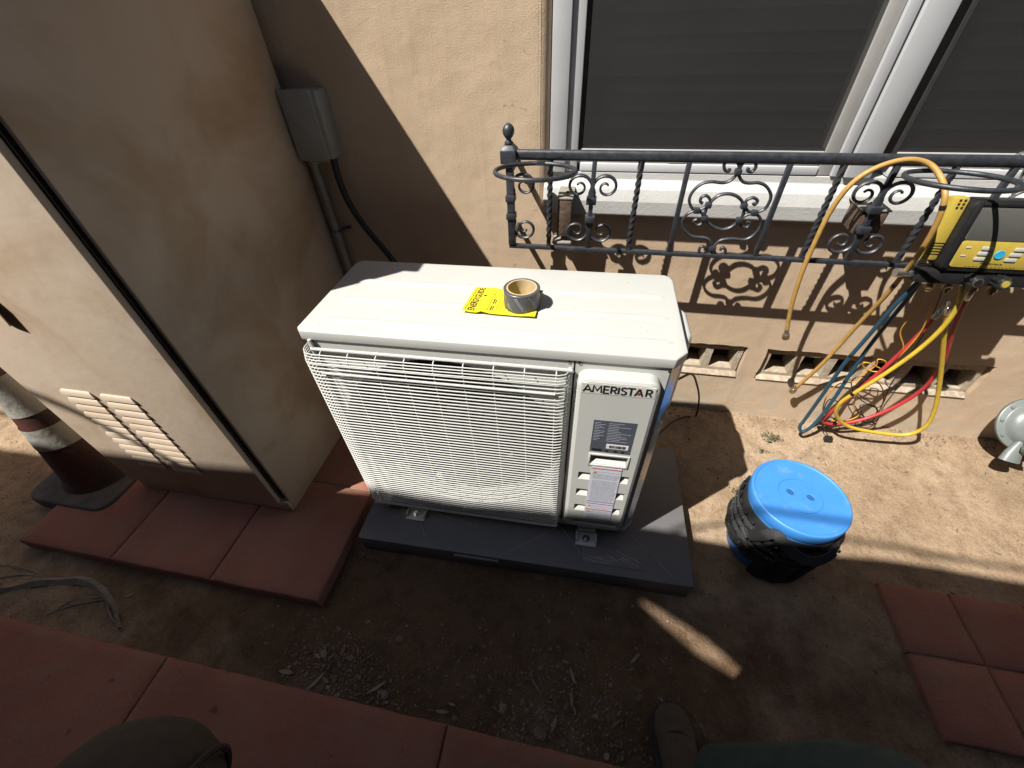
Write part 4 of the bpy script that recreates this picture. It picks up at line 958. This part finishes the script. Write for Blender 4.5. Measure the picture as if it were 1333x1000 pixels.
# ================================================================== BUCKET WITH TOOL WRAP
BK = Vector((1.335, -.650, 0)); BRZ = rad(-12)
bk = thing('bucket', 'blue lidded bucket with a black tool organiser wrapped around it', 'bucket', BK, BRZ)
bk.scale = (.93, .93, 1)
def rb(z): return .128+.014*(z/.30)
MB().lathe([(.10, .004), (rb(0)-.004, .004), (rb(0), .008), (rb(.3), .300), (rb(.3)-.004, .302)], 56).build('pail', M['blue'], bk, smooth=60)
lidb = MB().lathe([(.137, .292), (.147, .290), (.1485, .293), (.1485, .3235), (.1470, .3275), (.1430, .3300), (.1390, .3295), (.1370, .3265), (.0670, .3258), (.0662, .3232), (.0648, .3232), (.0640, .3258), (.012, .3260)], 72).build('bucket_lid', M['blue'], bk, smooth=50)
for k in (-1, 1):
    MB().lathe([(.0150, .3262), (.0142, .3274), (.0122, .3272), (.0112, .3263)], 20, (k*.030, .004, 0), caps=False).build('finger_hole_rim', M['blue'], lidb)
    MB().lathe([(.0114, .3263), (.004, .3264)], 20, (k*.030, .004, 0)).build('finger_hole', M['blue_shade'], lidb, smooth=0)  # flat disc: the shade inside the hole is put into its darker blue
# organiser: sleeve, pockets, webbing
org = MB(); n_ = 72; zs = [.070, .076, .11, .16, .22, .268, .274]; vs = []
def ro(z, a): return rb(z)+.008+.003*noise.noise(Vector((math.cos(a)*3, math.sin(a)*3, z*14)))
for i, z in enumerate(zs):
    for k in range(n_):
        a = 2*math.pi*k/n_; r = ro(z, a) if 0 < i < len(zs)-1 else rb(z)+.002; vs.append((r*math.cos(a), r*math.sin(a), z))
org.add(vs, [(i*n_+k, i*n_+(k+1) % n_, (i+1)*n_+(k+1) % n_, (i+1)*n_+k) for i in range(len(zs)-1) for k in range(n_)])
org = org.build('organiser', M['nylon'], bk, smooth=60)
def curved(a0, a1, z0, z1, d0, d1, k=6, bulge=0):
    """a curved pad against the sleeve between two angles"""
    vs = []
    for i in range(k+1):
        a = rad(a0+(a1-a0)*i/k); b_ = bulge*math.sin(math.pi*i/k)
        for z, d in ((z0, 0), (z0, d0+b_*.6), ((z0+z1)/2, (d0+d1)/2+b_), (z1, d1+b_*.7), (z1, d1-.004+b_*.7), (z1-.012, 0)):
            r = rb(z)+.010+d; vs.append((r*math.cos(a), r*math.sin(a), z))
    m = MB(); fs = [(i*6+j, (i+1)*6+j, (i+1)*6+j+1, i*6+j+1) for i in range(k) for j in range(5)]
    fs += [tuple(range(6)), tuple(k*6+j for j in range(5, -1, -1))]
    return m.add(vs, fs)
for a0 in range(150, 390, 24):
    curved(a0, a0+22, .088 if a0 < 225 else .05 if a0 < 245 else .02, .135+.02*((a0//24) % 2), .012, .016, bulge=.008).build('pocket', M['nylon'], org, smooth=50)
for a0 in range(262, 352, 15):
    curved(a0, a0+13, .165, .245, .004, .007, k=4, bulge=.006).build('tool_pocket', M['nylon'], org, smooth=50)
for z, a0, a1, amp in ((.236, 140, 250, .0025), (.196, 140, 262, .0025), (.158, 135, 265, .003), (.118, 140, 268, .003), (.215, 262, 345, .0025), (.178, 262, 350, .0025)):
    P = []; k = 40
    for i in range(k+1):
        a = rad(a0+(a1-a0)*i/k); r = rb(z)+.0215+amp*abs(math.sin((a0+(a1-a0)*i/k)*math.pi/15/1.0)); P.append((r*math.cos(a), r*math.sin(a), z-.004*abs(math.sin(i*.6))))
    W_ = MB().tube(P, .0075, 6, flat=.28); 
    vs = []
    for i, p in enumerate(P):
        for dz, dr in ((-.0085, 0), (.0085, 0), (.0085, -.003), (-.0085, -.003)):
            q_ = Vector((p[0], p[1], 0)); q_ = q_*((q_.length+dr)/q_.length); vs.append((q_.x, q_.y, p[2]+dz))
    mb = MB().add(vs, [(i*4+j, (i+1)*4+j, (i+1)*4+(j+1) % 4, i*4+(j+1) % 4) for i in range(k) for j in range(4)])
    mb.build('webbing_band', M['webbing'], org, smooth=40)
for a in range(146, 262, 15):
    P = [(( rb(z)+.0125)*math.cos(rad(a)), (rb(z)+.0125)*math.sin(rad(a)), z) for z in (.100, .13, .17, .21, .252)]
    t_ = Vector((-math.sin(rad(a)), math.cos(rad(a)), 0)); o_ = Vector((math.cos(rad(a)), math.sin(rad(a)), 0)); vs = []
    for q_ in P:
        for u0, v0 in ((-.0055, 0), (-.0055, .0075), (.0055, .0075), (.0055, 0)): vs.append(Vector(q_)+t_*u0+o_*v0)
    MB().add(vs, [(i*4+j, i*4+j+1, (i+1)*4+j+1, (i+1)*4+j) for i in range(4) for j in range(3)]+[(0, 1, 2, 3), (19, 18, 17, 16)]).build('stitched_rib', M['nylon'], org, smooth=20)
    if a < 250:
        for z0, z1 in ((.106, .150), (.163, .188), (.203, .228)): curved(a+4, a+12, z0, z1, .001, .002, k=3, bulge=.004).build('tool_loop', M['webbing'], org, smooth=50)
for z in (.236, .196, .158, .118):
    for a in range(150, 262, 15):
        r = rb(z)+.0245; MB().lathe([(.0036, 0), (.0034, .0015), (.0015, .0022)], 8, (r*math.cos(rad(a)), r*math.sin(rad(a)), z), (math.cos(rad(a)), math.sin(rad(a)), 0)).build('rivet', M['steel'], org)
# carrying straps: two loops of webbing standing off the side towards the camera
def strap(path, wd=.016, th=.003):
    sp_ = smooth_path(path, 6); vs = []; n = len(sp_)
    for i, p in enumerate(sp_):
        t = (sp_[min(i+1, n-1)]-sp_[max(i-1, 0)]).normalized(); rdl = Vector((p.x, p.y, .10)).normalized(); s_ = t.cross(rdl).normalized(); nn = s_.cross(t).normalized()
        for a, b_ in ((-1, -1), (1, -1), (1, 1), (-1, 1)): vs.append(p+s_*wd*a+nn*th*b_)
    return MB().add(vs, [(i*4+j, (i+1)*4+j, (i+1)*4+(j+1) % 4, i*4+(j+1) % 4) for i in range(n-1) for j in range(4)]+[(3, 2, 1, 0), tuple((n-1)*4+j for j in range(4))])
def cyl(a, r, z): return (r*math.cos(rad(a)), r*math.sin(rad(a)), z)
h_ = strap([cyl(238, .160, .235), cyl(240, .172, .272), cyl(246, .176, .305), cyl(253, .178, .300), cyl(263, .178, .275), cyl(277, .180, .252), cyl(290, .181, .246), cyl(300, .179, .262), cyl(306, .174, .285), cyl(311, .170, .275), cyl(315, .160, .235)])
h_.build('carry_strap', M['webbing'], org, smooth=40)
strap([cyl(226, .160, .20), cyl(231, .166, .225), cyl(237, .168, .255), cyl(240, .166, .27)], .02, .004).build('side_strap', M['nylon'], org, smooth=40)
for a, z in ((222, .20), (229, .17)): 
    MB().box(-.018, .018, -.004, .004, -.005, .005).build('buckle', M['steel'], org, bevel=.001, loc=cyl(a, .172, z), rot=(0, .6, rad(a+90)))
for a in (248, 308): MB().lathe([(.006, 0), (.005, .003), (.002, .004)], 10, cyl(a, .178, .302 if a == 248 else .292), (math.cos(rad(a)), math.sin(rad(a)), .6)).build('rivet', M['steel'], org)

# ================================================================== GAS REGULATOR
RG = Vector((2.335, -.105, .215))
rg = thing('gas_regulator', 'round grey gas regulator low on the wall at the right edge', 'gas regulator', RG)
ax = Vector((-.05, -.80, .60)).normalized()
MB().lathe([(.060, -.050), (.078, -.036), (.100, -.014), (.104, -.010), (.104, .000), (.100, .003), (.084, .004), (.080, .007), (.076, .020), (.060, .034), (.035, .041), (.010, .043)], 48, (0, 0, 0), ax).build('diaphragm_case', M['meter'], rg, smooth=45)
u_ = ax.cross(Vector((1, 0, 0))).normalized(); v_ = ax.cross(u_).normalized()
for k in range(10):
    a = 2*math.pi*k/10+.2; p = (u_*math.cos(a)+v_*math.sin(a))*.093
    MB().lathe([(.0065, 0), (.0065, .005), (.003, .006)], 6, p+ax*.003, ax).build('flange_bolt', M['meter'], rg)
dn = Vector((.15, -.55, -.85)).normalized()
MB().lathe([(.026, 0), (.026, .075), (.030, .076), (.030, .096), (.022, .099)], 24, ax*.02+Vector((.012, -.012, -.015)), Vector((-.35, -.75, -.35)).normalized()).build('spring_tower', M['meter'], rg, smooth=45)
MB().tube([Vector((-.02, -.05, -.05)), Vector((-.04, -.075, -.085)), Vector((-.045, -.09, -.112))], [.024, .034, .040], 20, flat=.6).build('vent_hood', M['meter'], rg, smooth=50)
MB().box(-.004, .004, -.003, .003, 0, .03).build('vane', M['meter'], rg, bevel=.001, loc=ax*.042+Vector((.0, 0, .012)), rot=(rad(40), 0, .4))
MB().tube([Vector((0, .03, -.02)), Vector((.15, .03, -.02)), Vector((.175, .04, -.02)), Vector((.185, .065, -.02)), Vector((.185, .12, -.02))], .017, 14).build('gas_pipe', M['meter'], rg)
MB().tube([Vector((.14, .03, -.02)), Vector((.14, .03, -.26))], .019, 14).build('riser', M['meter'], rg)

# ================================================================== SMALL THINGS ON THE GROUND
def blocked(x, y):
    if -1.40 < x < -.14 and -1.13 < y < -.28: return True
    if y < -1.345 and x < .89: return True
    if x > 1.67 and -1.145 < y < -.725: return True
    if -.1 < x < 1.06 and -.9 < y < -.34: return True
    return y > -.005 or (x < -.40 and x > -1.11 and y > -.83)
cl = [(at(u, v, 'z', 0), s_, n_) for u, v, s_, n_ in ((452,870,.06,420),(415,850,.045,160),(440,905,.07,380),(470,920,.05,200),(640,965,.10,420),(760,935,.10,520),(715,905,.07,260),(800,975,.08,360),(690,975,.08,300),(560,830,.10,160),(470,730,.05,120),(900,760,.05,50),(730,860,.12,160),(1000,860,.10,60),(1180,880,.10,90))]
pts = []
for c_, s_, n_ in cl:
    for _ in range(n_): pts.append((random.gauss(c_.x, s_*1.5), random.gauss(c_.y, s_*1.0), min(.0105, max(.0016, random.lognormvariate(-6.0, .5)))))
for _ in range(900): pts.append((random.uniform(.9, 3.0), -abs(random.gauss(0, .045))-.006, min(.009, random.lognormvariate(-5.9, .45))))
for _ in range(5200): pts.append((random.uniform(-2.2, 3.1), random.uniform(-1.9, -.01), min(.008, random.lognormvariate(-6.25, .42))))
mb = MB(); mb2 = MB(); k = 0
for x, y, r in pts:
    if blocked(x, y):
        sl_z = .05 if -1.38 < x < -.165 and -1.11 < y < -.84 else .04 if y < -1.36 and x < .87 else .016 if x > 1.69 and -1.12 < y < -.745 else None
        if sl_z is None or random.random() > .35: continue
        r *= .6; vs, fs = ico(r); mb.add([(p[0]+x, p[1]+y, p[2]+sl_z+r*.3) for p in vs], fs); continue
    vs, fs = ico(r); z = gz(x, y)+r*.25
    (mb2 if random.random() < .07 else mb).add([(p[0]+x, p[1]+y, p[2]+z) for p in vs], fs)
stuff(mb.build('gravel', M['stone'], smooth=0))['label'] = 'small brown stones scattered over the soil'
stuff(mb2.build('pale_gravel', M['palestone'], smooth=0))['label'] = 'small pale stones scattered over the soil'
mb = MB()
for k in range(620):
    if k < 70:
        c_, s_, _n = random.choice(cl[:4]+cl[4:9]); x, y = random.gauss(c_.x, s_*1.4), random.gauss(c_.y, s_)
    else: x, y = random.uniform(-2, 3), random.uniform(-1.34, -.02)
    if blocked(x, y): continue
    L = random.uniform(.004, .013) if k > 22 else random.uniform(.012, .026); wd = L*random.uniform(.12, .3); a = random.uniform(0, 6.28); z = gz(x, y)+.003; ca, sa = math.cos(a), math.sin(a)
    q4 = [(-L, 0, 0), (-L*.3, -wd, .001), (L*.5, -wd*.8, .0015+random.uniform(0, .003)), (L, 0, random.uniform(0, .004)), (L*.4, wd, .002), (-L*.4, wd*.9, .001)]
    mb.add([(x+p[0]*ca-p[1]*sa, y+p[0]*sa+p[1]*ca, z+p[2]) for p in q4], [(0, 1, 2, 3, 4, 5)])
stuff(mb.build('leaf_litter', M['litter'], smooth=0))['label'] = 'dry leaf and bark fragments on the soil'
for u, v, r, lab in ((520,833,.014,'flat tan stone lying on the soil in front of the pad'), (500,905,.018,'tan stone in the gravel near the garden path edge'), (703,955,.020,'angular brown stone beside the garden path edge'), (654,920,.010,'small flat stone in front of the path edge below the pad'), (790,985,.011,'pale stone among gravel beside the boot'), (1238,953,.008,'pale pebble beside the lower corner of the right paving'), (1070,722,.008,'pale pebble in the sun right behind the bucket'), (1080,735,.007,'small pale pebble at the shadow edge by the bucket'), (1205,932,.009,'brown pebble left of the right paving'), (472,720,.008,'grey pebble at the front left corner of the pad')):
    p = at(u, v, 'z', .005); vs, fs = ico(r, .45)
    tag(MB().add(vs, fs).build('stone', M['palestone'] if 'pale' in lab else M['stone'], bevel=r*.12, seg=1, loc=(p.x, p.y, gz(p.x, p.y)+r*.22)), lab, 'stone', 'loose stones on the soil')
# dry frond strip
fp = [at(u, v, 'z', .02) for u, v in ((-25,776),(0,768),(40,760),(80,755),(112,757),(135,772),(148,793),(156,818))]
fr = thing('dry_frond', 'curled strip of dry grey palm frond beside the garden path', 'dry leaf', (fp[4].x, fp[4].y, 0))
sp_ = smooth_path(fp, 6); n = len(sp_); vs = []
for i, p in enumerate(sp_):
    t = (sp_[min(i+1, n-1)]-sp_[max(i-1, 0)]).normalized(); s_ = Vector((-t.y, t.x, 0)); wd = .004+.011*math.sin(math.pi*min(1, i/n*1.15))**.7; z = .012+.012*math.sin(i*.35)**2
    vs += [p+s_*wd+Vector((0, 0, z-.026)), p+Vector((0, 0, z-.008)), p-s_*wd+Vector((0, 0, z-.026)), p+Vector((0, 0, z-.028))]
W(MB().add(vs, [(i*4+j, (i+1)*4+j, (i+1)*4+(j+1) % 4, i*4+(j+1) % 4) for i in range(n-1) for j in range(4)]), 'strip', M['frond'], fr, smooth=50)
for pp in (((60,800),(90,789),(118,783),(138,780)), ((-10,735),(20,737),(45,745),(60,755)), ((75,792),(100,779),(130,778)), ((140,790),(146,806),(160,818)), ((0,752),(30,748),(62,752))):
    W(MB().tube(smooth_path([at(u, v, 'z', .012) for u, v in pp], 5), .0022, 5), 'strand', M['frond'], fr)
for u, v, L, a, lab in ((490,680+230-15,.03,.7,'pale curled bark chip in gravel by the garden path'), (573,900,.0,0,''), (410,888,.03,1.0,'pale slender leaf standing in the gravel by the path'), (575,926,.02,.1,'pale bent leaf chip against the garden path'), (745,880,.022,2.0,'pale stick chip lying in front of the boot'), (170,775,.016,.6,'small pale leaf beside the frond strip')):
    if not L: continue
    p = at(u, v, 'z', .01); m_ = MB(); k = 8; vs = []
    for i in range(k+1):
        s_ = i/k*2-1; wd = .0045*math.sin(math.pi*(i+.4)/(k+.8)); z = .004+.006*s_*s_
        for d in (-1, 1): vs.append((L*s_*math.cos(a)-d*wd*math.sin(a), L*s_*math.sin(a)+d*wd*math.cos(a), z))
        vs.append((L*s_*math.cos(a), L*s_*math.sin(a), z-.002))
    m_.add(vs, [(i*3, (i+1)*3, (i+1)*3+2, i*3+2) for i in range(k)]+[(i*3+2, (i+1)*3+2, (i+1)*3+1, i*3+1) for i in range(k)]+[(i*3+1, (i+1)*3+1, (i+1)*3, i*3) for i in range(k)])
    tag(m_.build('leaf_chip', M['palestone'], smooth=40, loc=(p.x, p.y, gz(p.x, p.y)+.002)), lab, 'dry leaf', 'dry chips on the soil')
# weeds
def weed(x, y, n, s_, lab):
    m_ = MB()
    for k in range(n):
        a = random.uniform(0, 6.28); L = s_*random.uniform(.5, 1.1); r0 = random.uniform(0, s_*1.6); bx, by = r0*math.cos(a*1.7), r0*math.sin(a*1.7)*.6; L *= .55; wd = L*.2; zz = random.uniform(.004, .016); ca, sa = math.cos(a), math.sin(a)
        q_ = [(0, 0, zz), (L*.5, -wd, zz+.006), (L, 0, zz+random.uniform(0, .01)), (L*.5, wd, zz+.006), (L*.5, 0, zz+.003)]
        m_.add([(bx+p[0]*ca-p[1]*sa, by+p[0]*sa+p[1]*ca, p[2]) for p in q_], [(0, 1, 4), (1, 2, 4), (2, 3, 4), (3, 0, 4)])
    tag(m_.build('weed', M['leaf'], smooth=0, loc=(x, y, gz(x, y))), lab, 'weed', 'small weeds along the house')
for u, v, n_, s_, lab in ((1005,573,70,.030,'sparse low weed on sunny soil above the bucket'), (990,590,30,.020,'tiny weed beside the unit shadow above the bucket'), (1112,562,30,.022,'small weed at the wall under the yellow hose'), (955,640,26,.018,'tiny weed between the pad and the bucket')):
    p = at(u, v, 'z', .0); weed(p.x, min(p.y, -.03), n_, s_, lab)

# ================================================================== THE PERSON TAKING THE PICTURE (boot and knees in view)
pe = thing('person', 'person in dark green work trousers and brown boot standing astride below the viewpoint', 'person', (.55, -1.75, 0))
J = {'pelvis': (.56,-2.02,.80,.15), 'waist': (.56,-2.08,1.02,.145), 'chest': (.57,-2.08,1.30,.165), 'neck': (.58,-2.03,1.50,.065), 'head': (.59,-1.97,1.62,.095), 'crown': (.59,-1.96,1.72,.08),
 'lhip': (.45,-2.00,.78,.12), 'lknee': (.06,-1.60,.655,.105), 'lshin': (.06,-1.66,.34,.075), 'lankle': (.05,-1.72,.12,.055),
 'rhip': (.68,-2.00,.78,.12), 'rknee': (1.165,-1.400,.655,.115), 'rshin': (1.075,-1.375,.36,.082), 'rankle': (1.005,-1.335,.13,.056),
 'lsh': (.40,-2.06,1.40,.07), 'lel': (.33,-1.86,1.22,.05), 'lwr': (.47,-1.66,1.40,.032), 'rsh': (.76,-2.06,1.40,.07), 'rel': (.86,-1.86,1.22,.05), 'rwr': (.78,-1.66,1.40,.032),
 'lpalm': (.50,-1.62,1.44,.034), 'rpalm': (.75,-1.62,1.44,.034)}
Ed = [('pelvis','waist'),('waist','chest'),('chest','neck'),('neck','head'),('head','crown'),('pelvis','lhip'),('lhip','lknee'),('lknee','lshin'),('lshin','lankle'),('pelvis','rhip'),('rhip','rknee'),('rknee','rshin'),('rshin','rankle'),('chest','lsh'),('lsh','lel'),('lel','lwr'),('lwr','lpalm'),('chest','rsh'),('rsh','rel'),('rel','rwr'),('rwr','rpalm')]
for s_, wx, sg in (('l', .50, 1), ('r', .75, -1)):
    for i, L in enumerate((.052, .070, .076, .070, .055)):
        a, b_ = s_+'f%d' % i, s_+'g%d' % i; oz = .030-.018*i if i else .012; ox = sg*(.012 if i else -.03)
        J[a] = (wx+ox*.6+sg*.004, -1.600-.004*abs(i-2), 1.455+oz, .0095); J[b_] = (wx+ox+sg*L*.45, -1.590, 1.462+oz*1.2, .008); Ed += [(s_+'palm', a), (a, b_)]
names = list(J); me = bpy.data.meshes.new('body'); org_ = Vector(pe.location)
me.from_pydata([Vector(J[n][:3])-org_ for n in names], [(names.index(a), names.index(b_)) for a, b_ in Ed], [])
ob = bpy.data.objects.new('body_tmp', me); COL.objects.link(ob)
sm = ob.modifiers.new('s', 'SKIN'); sm.use_smooth_shade = True
for i, n in enumerate(names):
    sv = me.skin_vertices[0].data[i]; sv.radius = (J[n][3], J[n][3]); sv.use_root = (n == 'pelvis')
ob.modifiers.new('d', 'SUBSURF').levels = 2
dg = bpy.context.evaluated_depsgraph_get(); bme = bpy.data.meshes.new_from_object(ob.evaluated_get(dg)); bpy.data.objects.remove(ob)
bme.name = 'body'; bme.materials.clear()
for m_ in ('trousers', 'shirt', 'skin'): bme.materials.append(M[m_])
for p in bme.polygons:
    c_ = p.center+org_; p.material_index = 2 if (c_.z > 1.475 and abs(c_.x-.585) < .2 and c_.y > -2.2) or (c_.y > -1.70 and c_.z > 1.3) else (1 if c_.z > .92 else 0); p.use_smooth = True
for v in bme.vertices:     # cloth folds on the trousers
    wv = v.co+org_
    if wv.z < .9: v.co += v.normal*(.007*noise.noise(wv*14)+.004*noise.noise(wv*34))
body = bpy.data.objects.new('body', bme); COL.objects.link(body); body.parent = pe
kp_ = MB(); kc = Vector(J['lknee'][:3]); kn = Vector((-.25, .55, .45)).normalized()
kp_.ball((0, 0, 0), 1, 28, 18, (.124, .118, .128)); W_k = kp_.build('knee_patch', M['kneepad'], pe, smooth=180, loc=kc-org_)
for v in W_k.data.vertices: v.co *= 1+.035*noise.noise(v.co*16)+.02*noise.noise(Vector((v.co.x*60, v.co.y*18, v.co.z*18)))
W(MB().tube([kc+Vector((.085+.02*math.cos(a), .098*math.sin(a), .102*math.cos(a))) for a in [2*math.pi*k/40 for k in range(40)]], .005, 6, closed=True), 'knee_strap', M['sole'], pe)
W(MB().ball((.59, -1.975, 1.685), .112, 20, 14, (.92, 1.0, .85)), 'hair', M['hair'], pe, smooth=180)
def boot_(cx, cy, rz):
    prof = [(-.155, .040), (-.10, .043), (-.04, .040), (.02, .046), (.07, .052), (.105, .045), (.125, .028), (.132, .010)]
    hts = [.100, .115, .115, .095, .070, .056, .045, .030]; vs = []; nr = 14
    for (yy, wd), h in zip(prof, hts):
        for k in range(nr):
            a = math.pi*2*k/nr; x = wd*math.copysign(abs(math.cos(a))**.75, math.cos(a)); z = .022+(h-.022)*.5*(1+math.copysign(abs(math.sin(a))**.8, math.sin(a))); vs.append((x, yy, z))
    m_ = len(prof); up = MB().add(vs, [(i*nr+k, i*nr+(k+1) % nr, (i+1)*nr+(k+1) % nr, (i+1)*nr+k) for i in range(m_-1) for k in range(nr)]+[tuple(range(nr)), tuple((m_-1)*nr+k for k in range(nr-1, -1, -1))])
    loc = Vector((cx, cy, .004))-org_
    b_ = up.build('boot', M['boot'], pe, smooth=60, loc=loc, rot=(0, 0, rz))
    ol = [(wd+.006, yy) for yy, wd in prof]+[(0.0, .140)]; poly = ol+[(-x, y) for x, y in reversed(ol[:-1])]
    MB().prism(poly, 0, .024).build('sole', M['sole'], b_, bevel=.003)
    MB().tube(smooth_path([(-.050, .015, .050), (-.043, .045, .062), (-.02, .062, .073), (0, .066, .0755), (.02, .062, .073), (.043, .045, .062), (.050, .015, .050)], 4), .0018, 5).build('toe_seam', M['sole'], b_)
    MB().lathe([(.056, .085), (.060, .13), (.058, .20), (.053, .205)], 20, (0, -.095, 0)).build('shaft', M['boot'], b_, smooth=60)
boot_(.975, -1.325, rad(4)); boot_(.04, -1.66, rad(14))
